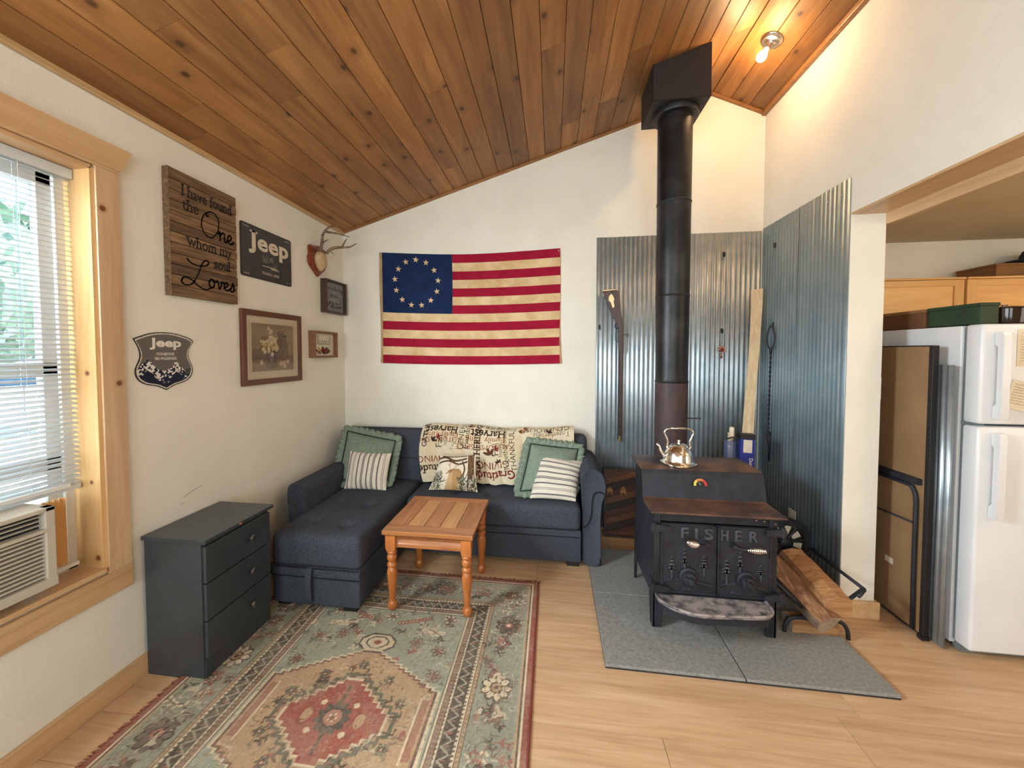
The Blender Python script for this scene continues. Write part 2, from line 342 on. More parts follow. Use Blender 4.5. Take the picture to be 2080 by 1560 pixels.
# ------------------------------------------------------------------ helpers: lettering
def text_tris(s, bold=0.0, xs=1.0, serif=False, space=1.0, align='LEFT'):
    cu = bpy.data.curves.new('t','FONT'); cu.body = s; cu.size = 1; cu.offset = bold; cu.space_character = space; cu.align_x = align; cu.resolution_u = 3
    o = bpy.data.objects.new('t', cu); C.objects.link(o); dg = bpy.context.evaluated_depsgraph_get()
    me = bpy.data.meshes.new_from_object(o.evaluated_get(dg)); bm = B(); bm.from_mesh(me)
    ser = []
    if serif:
        for e in bm.edges:
            if len(e.link_faces) != 1: continue
            a, b_ = e.verts[0].co, e.verts[1].co
            if abs(a.y-b_.y) < 1e-4:
                L = abs(a.x-b_.x); y = a.y
                if 0.05 < L < 0.26 and (abs(y) < 0.04 or 0.5 < y):
                    up_ = y > 0.2; x0, x1 = min(a.x,b_.x)-0.085, max(a.x,b_.x)+0.085
                    ser.append(((x0,y-0.075 if up_ else y),(x1,y-0.075 if up_ else y),(x1,y if up_ else y+0.075),(x0,y if up_ else y+0.075)))
    bmesh.ops.triangulate(bm, faces=bm.faces)
    T = [[(v.co.x*xs, v.co.y) for v in f.verts] for f in bm.faces]; bm.free()
    for q in ser:
        q = [(x*xs,y) for x,y in q]; T += [[q[0],q[1],q[2]],[q[0],q[2],q[3]]]
    bpy.data.objects.remove(o); bpy.data.curves.remove(cu); bpy.data.meshes.remove(me)
    return T
def catmull(P, n=6):
    P = [Vector((p[0],p[1])) for p in P]
    if len(P) < 3: return [tuple(p) for p in P]
    out = []
    for i in range(len(P)-1):
        p0, p1, p2, p3 = P[max(i-1,0)], P[i], P[i+1], P[min(i+2,len(P)-1)]
        for k in range(n):
            t_ = k/n; out.append(tuple(0.5*((2*p1)+(p2-p0)*t_+(2*p0-5*p1+4*p2-p3)*t_*t_+(3*p1-p0-3*p2+p3)*t_**3)))
    out.append(tuple(P[-1])); return out
def stroke_tris(P, wd, smooth=True):
    P = catmull(P) if smooth else P; T = []
    for (a, b_) in zip(P[:-1], P[1:]):
        dx, dy = b_[0]-a[0], b_[1]-a[1]; L = math.hypot(dx,dy)
        if L < 1e-6: continue
        nx, ny = -dy/L*wd/2, dx/L*wd/2
        q = [(a[0]+nx,a[1]+ny),(a[0]-nx,a[1]-ny),(b_[0]-nx,b_[1]-ny),(b_[0]+nx,b_[1]+ny)]; T += [[q[0],q[1],q[2]],[q[0],q[2],q[3]]]
    for p in P:
        c = [(p[0]+wd/2*math.cos(k*PI/3), p[1]+wd/2*math.sin(k*PI/3)) for k in range(6)]
        for k in range(1,5): T.append([c[0],c[k],c[k+1]])
    return T
CUR = {
'n':([[(0,.3),(.08,.45),(.12,.4),(.12,0)],[(.12,.25),(.28,.45),(.4,.4),(.4,.1),(.48,0),(.58,.1)]],.56),
'e':([[(0,.1),(.2,.2),(.3,.35),(.2,.46),(.08,.35),(.06,.12),(.2,0),(.34,.03),(.46,.14)]],.44),
'o':([[(.3,.44),(.12,.42),(.04,.2),(.14,.01),(.3,.04),(.38,.25),(.3,.44),(.42,.36),(.52,.38)]],.5),
'v':([[(0,.36),(.06,.44),(.14,.3),(.2,0),(.34,.25),(.38,.44),(.5,.38)]],.48),
's':([[(0,.05),(.18,.3),(.22,.48),(.3,.28),(.28,.06),(.12,-.02),(.02,.08)],[(.26,.03),(.4,.12)]],.38),
'l':([[(0,.1),(.2,.4),(.26,.85),(.16,.98),(.1,.7),(.12,.15),(.22,0),(.34,.1)]],.32),
'd':([[(.34,.4),(.16,.45),(.04,.2),(.14,0),(.32,.12),(.4,.5),(.42,1.0),(.38,.3),(.44,.02),(.56,.1)]],.54),
'a':([[(.34,.4),(.16,.45),(.04,.2),(.14,0),(.3,.1),(.38,.44),(.36,.1),(.44,0),(.56,.1)]],.54),
'r':([[(0,.1),(.12,.3),(.14,.5),(.2,.42),(.34,.44),(.3,.1),(.38,0),(.48,.1)]],.46),
'b':([[(0,.1),(.2,.5),(.24,.9),(.16,1.0),(.1,.7),(.1,.05),(.26,0),(.38,.2),(.3,.38),(.2,.3),(.44,.25)]],.44),
'w':([[(0,.4),(.1,.1),(.2,0),(.3,.2),(.32,.42),(.34,.12),(.46,0),(.56,.2),(.56,.44),(.66,.38)]],.66),
'i':([[(0,.1),(.12,.44),(.12,.08),(.22,0),(.32,.1)],[(.14,.6),(.15,.62)]],.3),
'y':([[(0,.4),(.08,.1),(.2,0),(.32,.2),(.36,.44),(.34,-.2),(.22,-.45),(.08,-.35),(.3,-.05),(.46,.1)]],.46),
'g':([[(.34,.4),(.16,.45),(.04,.2),(.14,0),(.3,.1),(.36,.44),(.34,-.2),(.2,-.42),(.08,-.3),(.3,-.02),(.46,.1)]],.46),
'u':([[(0,.3),(.06,.44),(.08,.1),(.2,0),(.34,.15),(.36,.44),(.36,.1),(.44,0),(.54,.1)]],.52),
't':([[(.0,.1),(.14,.5),(.16,.9),(.12,.2),(.2,0),(.32,.1)],[(.02,.62),(.3,.66)]],.32),
'h':([[(0,.1),(.16,.6),(.2,.95),(.12,.9),(.1,0)],[(.1,.2),(.26,.44),(.36,.36),(.36,.08),(.46,0),(.54,.1)]],.52),
'B':([[(.16,.95),(.12,.4),(.1,0)],[(0,.85),(.2,1.02),(.42,.95),(.4,.7),(.15,.55),(.45,.45),(.48,.15),(.25,-.02),(.05,.1)]],.52),
'W':([[(0,.95),(.1,.9),(.16,.3),(.24,0),(.4,.5),(.44,.8),(.46,.3),(.56,0),(.74,.5),(.8,.95)]],.84),
'G':([[(.5,.85),(.3,1.0),(.06,.7),(.06,.2),(.3,0),(.46,.2),(.46,.45),(.3,.45)],[(.46,.4),(.44,-.2),(.2,-.3),(.4,-.02),(.6,.1)]],.58),
}
def script_tris(s, wd=0.05):
    T = []; x = 0
    for ch in s:
        if ch == ' ': x += .35; continue
        st, adv = CUR[ch]
        for p in st: T += stroke_tris([(a+x,b_) for a,b_ in p], wd)
        x += adv
    return T
def xf(T, ox, oy, sc=1.0, rot=0.0, sx=1.0, shear=0.0):
    c, s = math.cos(rot), math.sin(rot); out = []
    for t_ in T:
        o = []
        for x, y in t_:
            x, y = (x+shear*y)*sc*sx, y*sc; o.append((ox+x*c-y*s, oy+x*s+y*c))
        out.append(o)
    return out
def fit(T, x0, x1, y0, y1=None):
    """scale triangles into a box: width x0..x1, baseline y0; height y1 (text top) optional"""
    xs = [p[0] for t_ in T for p in t_]; ys = [p[1] for t_ in T for p in t_]
    k = (x1-x0)/(max(xs)-min(xs)); ky = k if y1 is None else (y1-y0)/(max(ys)-0)
    return [[(x0+(x-min(xs))*k, y0+y*ky) for x,y in t_] for t_ in T]
def letters(name, T, fn, d, mat, parent, relief=0.0):
    bm = B()
    for t_ in T:
        if relief:
            a = [bm.verts.new(fn(x,y,d)) for x,y in t_]; 
            try: bm.faces.new(a)
            except ValueError: pass
        else: 
            try: bm.faces.new([bm.verts.new(fn(x,y,d)) for x,y in t_])
            except ValueError: pass
    if relief:
        bmesh.ops.remove_doubles(bm, verts=bm.verts, dist=1e-6)
        r = bmesh.ops.extrude_face_region(bm, geom=bm.faces[:]); n = (fn(0,0,d+1)-fn(0,0,d))*relief
        for v in r['geom']:
            if isinstance(v, bmesh.types.BMVert): v.co += n
    return obj(name, bm, mat, parent)

# ------------------------------------------------------------------ helpers: painted canvases (colour per vertex of a fine grid)
def vnoise(h, w_, sc, seed=0):
    r = np.random.default_rng(seed); gh, gw = int(h/sc)+3, int(w_/sc)+3; g = r.random((gh,gw))
    y = np.arange(h)/sc; x = np.arange(w_)/sc; yi = y.astype(int); xi = x.astype(int); fy = (y-yi)[:,None]; fx = (x-xi)[None,:]
    fy = fy*fy*(3-2*fy); fx = fx*fx*(3-2*fx)
    return (g[yi][:,xi]*(1-fy)*(1-fx)+g[yi+1][:,xi]*fy*(1-fx)+g[yi][:,xi+1]*(1-fy)*fx+g[yi+1][:,xi+1]*fy*fx)
class Canvas:
    """x to the right, y up, size in metres; colours are surface colours only"""
    def __init__(s, w_, h, res, bgc):
        s.w, s.h = w_, h; s.nx = int(w_/res)+1; s.ny = int(h/res)+1; s.res = res
        s.a = np.zeros((s.ny,s.nx,3)); s.a[:] = bgc[:3]
        s.X, s.Y = np.meshgrid(np.linspace(0,w_,s.nx), np.linspace(0,h,s.ny))
    def mask(s, m, c, al=1.0):
        m = m.astype(float)*al; s.a = s.a*(1-m[...,None])+np.array(c[:3])*m[...,None]
    def tri(s, T, c):
        c = np.array(c[:3])
        for t_ in T:
            (x0,y0),(x1,y1),(x2,y2) = t_
            i0 = max(int(min(x0,x1,x2)/s.w*(s.nx-1)),0); i1 = min(int(max(x0,x1,x2)/s.w*(s.nx-1))+2,s.nx)
            j0 = max(int(min(y0,y1,y2)/s.h*(s.ny-1)),0); j1 = min(int(max(y0,y1,y2)/s.h*(s.ny-1))+2,s.ny)
            if i0 >= i1 or j0 >= j1: continue
            X = s.X[j0:j1,i0:i1]; Y = s.Y[j0:j1,i0:i1]
            d0 = (x1-x0)*(Y-y0)-(y1-y0)*(X-x0); d1 = (x2-x1)*(Y-y1)-(y2-y1)*(X-x1); d2 = (x0-x2)*(Y-y2)-(y0-y2)*(X-x2)
            e = s.res*0.25*max(abs(x1-x0)+abs(y1-y0),1e-9)*0
            m = ((d0>=-e)&(d1>=-e)&(d2>=-e))|((d0<=e)&(d1<=e)&(d2<=e)); s.a[j0:j1,i0:i1][m] = c
    def poly(s, P, c, al=1.0):
        n = len(P); ins = np.zeros(s.X.shape,bool)
        for i in range(n):
            (xa,ya),(xb,yb) = P[i],P[(i+1)%n]
            if ya == yb: continue
            cr = ((ya>s.Y)!=(yb>s.Y))&(s.X<(xb-xa)*(s.Y-ya)/(yb-ya)+xa); ins ^= cr
        s.mask(ins, c, al)
    def ell(s, x, y, rx, ry, c, al=1.0, rot=0.0):
        dx, dy = s.X-x, s.Y-y; u = (dx*math.cos(rot)+dy*math.sin(rot))/rx; v = (-dx*math.sin(rot)+dy*math.cos(rot))/ry; s.mask(u*u+v*v < 1, c, al)
    def line(s, P, wd, c, smooth=False): s.tri(stroke_tris(P, max(wd,s.res*1.1), smooth), c)
    def mottle(s, amp, sc, seed=1): s.a *= (1+amp*(vnoise(s.ny,s.nx,sc,seed)-0.5)*2)[...,None]
def paint(name, cv, fn, mat, parent=None, smooth=3.2, origin=None, two=False):
    nx, ny = cv.nx, cv.ny; pts = fn(cv.X/cv.w, cv.Y/cv.h)
    co = np.stack(pts,-1).reshape(-1,3)
    off = WORLD[parent.name] if parent is not None else Vector(origin if origin is not None else co.mean(0))
    co = co-np.array(off)
    me = bpy.data.meshes.new(name); me.vertices.add(nx*ny); me.vertices.foreach_set('co', co.astype(np.float32).ravel())
    j, i = np.meshgrid(np.arange(ny-1), np.arange(nx-1), indexing='ij'); a = (j*nx+i).ravel()
    q = np.stack([a,a+1,a+nx+1,a+nx],-1).ravel(); nf = (nx-1)*(ny-1)
    me.loops.add(nf*4); me.loops.foreach_set('vertex_index', q.astype(np.int32)); me.polygons.add(nf)
    me.polygons.foreach_set('loop_start', np.arange(0,nf*4,4,dtype=np.int32)); me.polygons.foreach_set('loop_total', np.full(nf,4,dtype=np.int32))
    me.update(calc_edges=True); me.validate()
    at = me.color_attributes.new('Col','FLOAT_COLOR','POINT'); c4 = np.ones((nx*ny,4),np.float32); c4[:,:3] = np.clip(cv.a.reshape(-1,3),0,1); at.data.foreach_set('color', c4.ravel())
    me.materials.append(M[mat]); me.polygons.foreach_set('use_smooth',[True]*nf)
    o = bpy.data.objects.new(name, me); C.objects.link(o); WORLD[o.name] = Vector(off)
    if parent is not None: o.parent = parent
    else: o.location = off
    return o

#@@STRUCTURE
# ================================================================== STRUCTURE
# floor of laminate planks running left to right
bm = B(); box(bm,(-0.05,YB,-0.06),(KX,0.02,-0.012)); floor = struct('floor', bm, 'dark_gap')
def plank_mesh(nm, lx, ly, lz, mat, bev=0.0015, up_=True):
    bm = B(); vs = box(bm,(0,0,-lz if up_ else 0),(lx,ly,0 if up_ else lz))
    es = [e for e in bm.edges if all(abs(v.co.z) < 1e-6 for v in e.verts)]
    bmesh.ops.bevel(bm, geom=es, offset=bev, segments=1, affect='EDGES'); me = bpy.data.meshes.new(nm); bm.to_mesh(me); bm.free(); me.materials.append(M[mat]); return me
PW, PL = 0.190, 1.285
pm = plank_mesh('plank', PL-0.0016, PW-0.0014, 0.012, 'floor', 0.0007)
short = {}
row = 0; y = 0.0
while y > YB:
    x = [2.899-3*PL, 2.2-3*PL, 2.55-3*PL, 1.7-2*PL][row % 4] if row != 8 else 2.899-3*PL
    while x < KX:
        x0 = max(x,-0.02); x1 = min(x+PL,KX)
        if x1-x0 > 0.05:
            if x1-x0 > PL-0.01: me = pm
            else:
                k = round(x1-x0,2)
                if k not in short: short[k] = plank_mesh('plank', k-0.0016, PW-0.0014, 0.012, 'floor', 0.0007)
                me = short[k]
            piece('plank', me, floor, (x0, y-PW, 0))
        x += PL
    y -= PW; row += 1

# walls
bm = B(); prism(bm, [(-0.12,-0.02),(KX,-0.02),(KX,2.35),(W+WT,2.35),(W+WT,HW),(W,HW+0.06),(XR,HR+0.08),(-0.12,HL+0.03)], FY, 0.0, 0.12); struct('wall_back', bm, 'wall')
WY0, WY1, WZ0, WZ1 = -2.95, -1.868, 0.555, 2.145   # window opening in the left wall
bm = B(); T0 = HL+0.03
for a, b_ in (((-0.12,WY1,-0.02),(0,0.0,T0)), ((-0.12,YB,-0.02),(0,WY0,T0)), ((-0.12,WY0,-0.02),(0,WY1,WZ0)), ((-0.12,WY0,WZ1),(0,WY1,T0))): box(bm,a,b_)
struct('wall_left', bm, 'wall')
bm = B(); prism(bm, [(0.0,-0.02),(WE,-0.02),(WE,HH),(YB,HH),(YB,HW+0.05),(0.0,HW+0.05)], FX, W, W+WT); struct('wall_right', bm, 'wall')
bm = B(); prism(bm, [(-0.12,-0.02),(KX,-0.02),(KX,2.35),(W+WT,2.35),(W+WT,HW),(W,HW+0.06),(XR,HR+0.08),(-0.12,HL+0.03)], FY, YB-0.12, YB); struct('wall_front', bm, 'wall')
qb = B(); box(qb,(KX,YB-0.12,-0.02),(KX+0.12,0.12,2.35)); struct('wall_kitchen', qb, 'wall')

# sloped board ceiling with its ridge, and the flat kitchen ceiling
bm = B(); prism(bm, [(-0.15,HL-0.15*SL+0.013),(XR,HR+0.013),(W+0.05,HW+SR*0.05+0.013),(W+0.05,HW+0.12),(XR,HR+0.12),(-0.15,HL+0.08)], FY, 0.02, YB-0.1)
ceil = struct('ceiling', bm, 'dark_gap')
thL = math.atan(SL); nL = 24; pL = math.hypot(XR,HR-HL)/nL; thR = math.atan(SR); pR = math.hypot(W-XR,HW-HR)/3
bcache = {}
def board(wd, ln):
    k = (round(wd,4), round(ln,2))
    if k not in bcache:
        bm = B(); box(bm,(0.0011,0.0005,0),(wd-0.0011,ln-0.0005,0.012)); es = [e for e in bm.edges if all(abs(v.co.z) < 1e-6 for v in e.verts)]
        lg = [e for e in es if abs(e.verts[0].co.y-e.verts[1].co.y) > 0.01]; bmesh.ops.bevel(bm, geom=lg, offset=0.003, segments=1, affect='EDGES')
        me = bpy.data.meshes.new('board'); bm.to_mesh(me); bm.free(); me.materials.append(M['ceil_board']); bcache[k] = me
    return bcache[k]
R2 = random.Random(11)
def lay(i, wd, th, x0, z0):
    y = 0.0; first = True
    while y > YB:
        L = R2.uniform(0.25,2.9) if first else R2.choice((1.8,2.4,3.0,3.6)); first = False
        L = min(L, y-YB)
        if y-L-YB < 0.2: L = y-YB
        s = i*wd; piece('board', board(wd, L), ceil, (x0+s*math.cos(th), y-L, z0+s*math.sin(th)), (0,-th,0)); y -= L
for i in range(nL): lay(i, pL, thL, 0.0, HL)
for i in range(3): lay(i, pR, thR, XR, HR)
bm = B(); box(bm,(W+WT,YB,KC),(KX,0.0,KC+0.1)); struct('ceiling_kitchen', bm, 'khaki')
# ceiling beads and the soffit boards of the kitchen opening
bm = B(); box(bm,(0,YB,HL-0.022),(0.018,0,HL+0.004),bev=0.004); struct('trim_1', bm, 'bead_light')
bm = B(); prism(bm, [(0.0,HL-0.017),(XR,HR-0.017),(XR,HR+0.004),(0.0,HL+0.004)], FY, 0.0, -0.016); struct('trim_2', bm, 'bead')
bm = B(); prism(bm, [(XR,HR-0.02),(W,HW-0.02),(W,HW+0.004),(XR,HR+0.004)], FY, 0.0, -0.018); struct('trim_3', bm, 'bead')
bm = B(); box(bm,(W-0.03,YB,HW-0.020),(W,0,HW+0.012),bev=0.005); struct('trim_4', bm, 'bead')
bm = B(); box(bm,(W,YB,HH-0.012),(W+WT,WE,HH)); struct('trim_5', bm, 'pine')
bm = B(); box(bm,(W+WT-0.002,YB,HH-0.068),(W+WT+0.018,WE+0.0,KC)); struct('trim_6', bm, 'pine')
# baseboards
bm = B(); box(bm,(0,YB,0),(0.018,-0.02,0.092),bev=0.003); struct('baseboard_left', bm, 'pine')
bm = B(); box(bm,(0.018,-0.018,0),(2.13,0,0.092),bev=0.003); struct('baseboard_back', bm, 'pine')
bm = B(); box(bm,(W-0.018,WE-0.018,0),(W+WT+0.018,WE,0.092),bev=0.002); box(bm,(W+WT,WE,0),(W+WT+0.018,-0.01,0.092),bev=0.002); struct('baseboard_right', bm, 'pine')

# window: pine jambs and casings, vinyl sashes, panes
win = B(); XJ = -0.112
for a, b_ in (((XJ-0.02,WY0,WZ0),(XJ+0.0,WY0+0.035,WZ1)),((XJ-0.02,WY1-0.035,WZ0),(XJ,WY1,WZ1)),((XJ-0.02,WY0,WZ0),(XJ,WY1,WZ0+0.035)),((XJ-0.02,WY0,WZ1-0.04),(XJ,WY1,WZ1))): box(win,a,b_,bev=0.003)
window = tagp(obj('window_1', win, 'vinyl', None, None, (XJ,-2.43,WZ0)), kind='structure')
bm = B()
for a, b_ in (((XJ,WY1-0.004,WZ0),(0.012,WY1+0.011,WZ1)),((XJ,WY0-0.011,WZ0),(0.012,WY0+0.004,WZ1))): box(bm,a,b_)
obj('jamb', bm, 'jamb', window)
bm = B(); box(bm,(XJ,WY0,WZ0-0.012),(0.024,WY1,WZ0+0.006),bev=0.002); obj('sill', bm, 'pine', window)
bm = B(); box(bm,(XJ,WY0,WZ1-0.006),(0.012,WY1,WZ1+0.011)); obj('head_jamb', bm, 'pine', window)
bm = B(); box(bm,(0,WY1+0.0115,0.53),(0.02,WY1+0.097,2.168),bev=0.002); obj('side_casing', bm, 'casing', window)
bm = B(); box(bm,(0,WY0-0.097,0.53),(0.02,WY0-0.0115,2.168),bev=0.002); obj('side_casing', bm, 'pine_z', window)
bm = B(); prism(bm, [(WY0-0.095,2.166),(WY1+0.095,2.166),(WY1+0.140,2.262),(WY0-0.14,2.262)], FX, 0, 0.034); box(bm,(0,WY0-0.09,2.158),(0.026,WY1+0.09,2.172)); obj('head_casing', bm, 'pine', window)
bm = B(); box(bm,(0,WY0-0.100,0.437),(0.02,WY1+0.100,0.5295),bev=0.002); obj('apron', bm, 'pine', window)
# sashes with grooved side tracks
bm = B(); x0, x1 = XJ-0.045, XJ-0.012; ys = (WY0+0.035, WY1-0.035); zm = 1.36
for a, b_ in (((x0,ys[0],WZ0+0.03),(x1,ys[0]+0.045,WZ1-0.04)),((x0,ys[1]-0.045,WZ0+0.03),(x1,ys[1],WZ1-0.04)),((x0,ys[0],zm-0.028),(x1,ys[1],zm+0.028)),((x0,ys[0],WZ1-0.085),(x1,ys[1],WZ1-0.04)),((x0,ys[0],0.97),(x1,ys[1],1.02)),((x0-0.02,ys[0]+0.62,WZ0+0.4),(x1-0.02,ys[0]+0.66,WZ1-0.06))): box(bm,a,b_,bev=0.002)
obj('sash', bm, 'vinyl', window)
bm = B(); box(bm,(XJ-0.034,ys[0]+0.04,1.0),(XJ-0.030,ys[1]-0.04,WZ1-0.06)); obj('pane', bm, 'glass', window)
bm = B(); box(bm,(XJ-0.034,ys[0]+0.04,WZ0+0.03),(XJ-0.030,ys[1]-0.2,0.99)); obj('pane', bm, 'glass', window)
obj('pane', (lambda b_: (box(b_,(XJ-0.034,ys[1]-0.2,WZ0+0.03),(XJ-0.030,ys[1]-0.04,0.99)), b_)[1])(B()), 'glass', window)

# ------------------------------------------------------------------ venetian blind
bl = thing('window_blind', 'white venetian blind with thin slats hanging half lowered in the pine-framed window', 'blind', (-0.055,-2.43,0.9))
bm = B(); box(bm,(-0.097,WY0+0.02,2.098),(-0.060,WY1-0.007,2.136),bev=0.002); obj('head_rail', bm, 'blind', bl)
bm = B(); box(bm,(-0.094,WY0+0.03,0.888),(-0.069,WY1-0.009,0.907),bev=0.004); obj('bottom_rail', bm, 'blind', bl)
sw, st_ = 0.022, 0.0192
bm = B(); n = 4
for k in range(n):
    a0, a1 = (k/n-0.5)*sw, ((k+1)/n-0.5)*sw; f = lambda a: 0.0018*(1-(2*a/sw)**2)
    box(bm,(a0,WY0+0.03,min(f(a0),f(a1))),(a1,WY1-0.009,min(f(a0),f(a1))+0.0006))
slat = bpy.data.meshes.new('slat'); bm.to_mesh(slat); bm.free(); slat.materials.append(M['blind'])
z = 0.918
while z < 2.092:
    piece('slat', slat, bl, (-0.0815,0,z), (0,0.42,0)); z += st_
for yy in (WY1-0.16, WY1-0.55, WY0+0.16):
    bm = B(); tube(bm,[(-0.069,yy,0.897),(-0.069,yy,2.1)],0.0008,4); tube(bm,[(-0.095,yy,0.897),(-0.095,yy,2.1)],0.0008,4); obj('ladder_cord', bm, 'blind', bl)
bm = B(); tube(bm,[(-0.060,WY1-0.17,2.1),(-0.056,WY1-0.175,1.2)],0.0028,6); obj('wand', bm, 'pglass', bl)

# ------------------------------------------------------------------ window air conditioner
ac = thing('window_air_conditioner', 'beige window air conditioner with louvred front standing on the window sill', 'air conditioner', (-0.1,-2.36,0.585))
A0, A1, AZ0, AZ1, AXF = -2.66, -2.037, 0.600, 0.884, 0.045
bm = B(); box(bm,(-0.45,A0,AZ0),(AXF-0.035,A1,AZ1),bev=0.004); obj('body', bm, 'ac', ac)
bm = B()
for a, b_ in (((AXF-0.035,A0,AZ0),(AXF,A0+0.03,AZ1)),((AXF-0.035,A1-0.028,AZ0),(AXF,A1,AZ1)),((AXF-0.035,A0,AZ0-0.0),(AXF+0.004,A1,AZ0+0.032)),((AXF-0.035,A0,AZ1-0.016),(AXF,A1,AZ1)),((AXF-0.035,A0,0.797),(AXF+0.001,A1,0.810))): box(bm,a,b_,bev=0.003)
obj('front_frame', bm, 'ac', ac)
obj('recess', (lambda b_: (box(b_,(AXF-0.036,A0+0.02,AZ0+0.02),(AXF-0.030,A1-0.02,AZ1-0.01)), b_)[1])(B()), 'ac_dark', ac)
k = 0; z = AZ0+0.040
while z < 0.795:
    bm = B(); box(bm,(AXF-0.028,A0+0.03,z),(AXF-0.006,A1-0.028,z+0.0062)); obj('louvre', bm, 'ac', ac); z += 0.0145
for z in (0.824,0.839,0.854):
    bm = B(); box(bm,(AXF-0.026,A0+0.03,z),(AXF-0.012,A1-0.028,z+0.003)); obj('louvre', bm, 'ac', ac)
bm = B(); box(bm,(AXF-0.03,-2.225,0.81),(AXF-0.014,-2.219,0.866)); obj('vent_post', bm, 'ac', ac)
# folding accordion side curtain
bm = B(); y = A1; pts = []
while y < WY1-0.052: pts.append((-0.085 if len(pts)%2 else -0.064, y)); y += 0.0085
for (xa,ya),(xb,yb) in zip(pts[:-1],pts[1:]):
    v = [bm.verts.new(p) for p in ((xa,ya,0.602),(xb,yb,0.602),(xb,yb,0.868),(xa,ya,0.868))]; bm.faces.new(v)
bmesh.ops.remove_doubles(bm, verts=bm.verts, dist=1e-5); obj('accordion_panel', bm, 'accordion', ac)
bm = B(); box(bm,(-0.095,A1-0.6,0.905),(-0.055,WY1-0.055,0.918)); box(bm,(-0.095,A1,AZ0-0.006),(-0.05,WY1-0.04,AZ0+0.008)); obj('mounting_rail', bm, 'vinyl', ac)

# ------------------------------------------------------------------ outdoors seen through the blind
bm = B(); box(bm,(-60,-50,-0.45),(-0.14,30,-0.35)); struct('ground_outside', bm, 'concrete')
def blob_tree(label, x, y, r, h, seed):
    t_ = thing('garden_tree', label, 'tree', (x,y,-0.35)); R = random.Random(seed)
    bm = B(); cyl(bm,(x,y,-0.35),(x,y,h*0.5),0.12,0.08,10); obj('trunk', bm, 'bark', t_, 1)
    bm = B()
    for k in range(420):
        a, bb = R.uniform(0,2*PI), R.uniform(-1,1); q = math.sqrt(1-bb*bb); rr = r*R.uniform(0.75,1.05)
        c = Vector((x+rr*q*math.cos(a), y+rr*q*math.sin(a), h*0.62+bb*h*0.42)); s = R.uniform(0.12,0.24)
        d = Vector((R.uniform(-1,1),R.uniform(-1,1),R.uniform(-1,1))).normalized(); e = d.orthogonal().normalized()*s; f = d.cross(e)
        bm.faces.new([bm.verts.new(c+e), bm.verts.new(c+f*0.6), bm.verts.new(c-e), bm.verts.new(c-f*0.6)])
    s_ = bmesh.ops.create_icosphere(bm, subdivisions=3, radius=1)
    for v in s_['verts']: v.co = Vector((x+v.co.x*r*0.85, y+v.co.y*r*0.85, h*0.62+v.co.z*h*0.38))*1.0
    tagp(obj('foliage', bm, 'leaf', t_), kind='stuff')
blob_tree('tall leafy green tree outside the window, nearer to the house wall corner', -9.0, 2.2, 2.2, 4.2, 1)
blob_tree('broad green tree outside the window, behind the porch post', -13.5, -3.6, 2.6, 3.6, 2)
ph = thing('porch_post_frame', 'dark blue-grey porch post and beam outside the window', 'porch post', (-1.6,-1.2,-0.35))
for yy in (-1.02,-0.78):
    bm = B(); box(bm,(-1.62,yy,-0.35),(-1.52,yy+0.09,2.6),bev=0.005); obj('post', bm, 'outpaint', ph)
bm = B(); box(bm,(-1.62,-3.2,1.22),(-1.53,-0.2,1.30),bev=0.004); obj('rail', bm, 'outpaint', ph)
bm = B(); box(bm,(-1.65,-4.5,2.6),(-1.48,0.6,2.75)); obj('beam', bm, 'outpaint', ph)
#@@OBJECTS

# ================================================================== RUG
RX0, RX1, RY1, RY0 = 0.19, 1.712, -0.805, -2.81
rw, rh = RX1-RX0, RY1-RY0
cv = Canvas(rw, rh, 0.0042, S(136,142,124)); X = cv.X-rw/2; Y = cv.Y-(rh-1.005)  # centre of the medallion
sage, dk, cream, rust, tan, redd = S(142,148,130), S(54,46,42), S(206,190,160), S(140,78,66), S(172,140,108), S(142,62,52)
cv.mask((abs(X)<2), sage)
ex = rw/2-abs(X); ey = np.minimum(cv.Y, rh-cv.Y); ed = np.minimum(ex, ey)
t_w = np.where(ex < ey, cv.Y, cv.X)                      # runs along the border
cv.mask(ed < 0.028, S(126,56,48)); cv.mask((ed>0.028)&(ed<0.034), cream); cv.mask((ed>0.034)&(ed<0.044), S(74,60,54))
cv.mask((ed>0.044)&(ed<0.052), tan)
wide = (ed>0.056)&(ed<0.232); cv.mask(wide, S(130,134,118))
def band(a, b, c): cv.mask((ed>a)&(ed<b), c)
band(0.232,0.237,dk); band(0.237,0.252,tan); band(0.252,0.256,dk); band(0.256,0.268,cream); band(0.268,0.272,dk)
band(0.272,0.318,S(46,42,40))
tri_ = abs(((t_w/0.05)%1)-0.5)*2; cv.mask((abs((ed-0.278)/0.034-tri_)<0.17)&(ed>0.272)&(ed<0.318), S(150,146,126))
cv.mask((ed>0.282)&(ed<0.308)&(((t_w/0.05)%1)<0.1), rust)
band(0.318,0.322,dk); band(0.322,0.332,cream); band(0.332,0.336,dk); band(0.336,0.350,S(138,104,88)); band(0.350,0.354,dk); band(0.354,0.362,cream); band(0.362,0.366,dk)
for (a, b_) in ((0.241,0.248),(0.259,0.265),(0.324,0.330),(0.338,0.348)):
    cv.mask((ed>a)&(ed<b_)&(((t_w/0.018)%1)<0.45), S(84,70,60))
R = random.Random(3)
def flower(x, y, r, c1, c2, c3, n=8, ol=True):
    for k in range(n):
        a = 2*PI*k/n
        if ol: cv.ell(x+r*.66*math.cos(a), y+r*.66*math.sin(a), r*.40, r*.30, dk, 1, a)
    for k in range(n):
        a = 2*PI*k/n; cv.ell(x+r*.66*math.cos(a), y+r*.66*math.sin(a), r*.29, r*.19, c1, 1, a)
    cv.ell(x,y,r*.42,r*.42,dk); cv.ell(x,y,r*.32,r*.32,c2); cv.ell(x,y,r*.15,r*.15,c3)
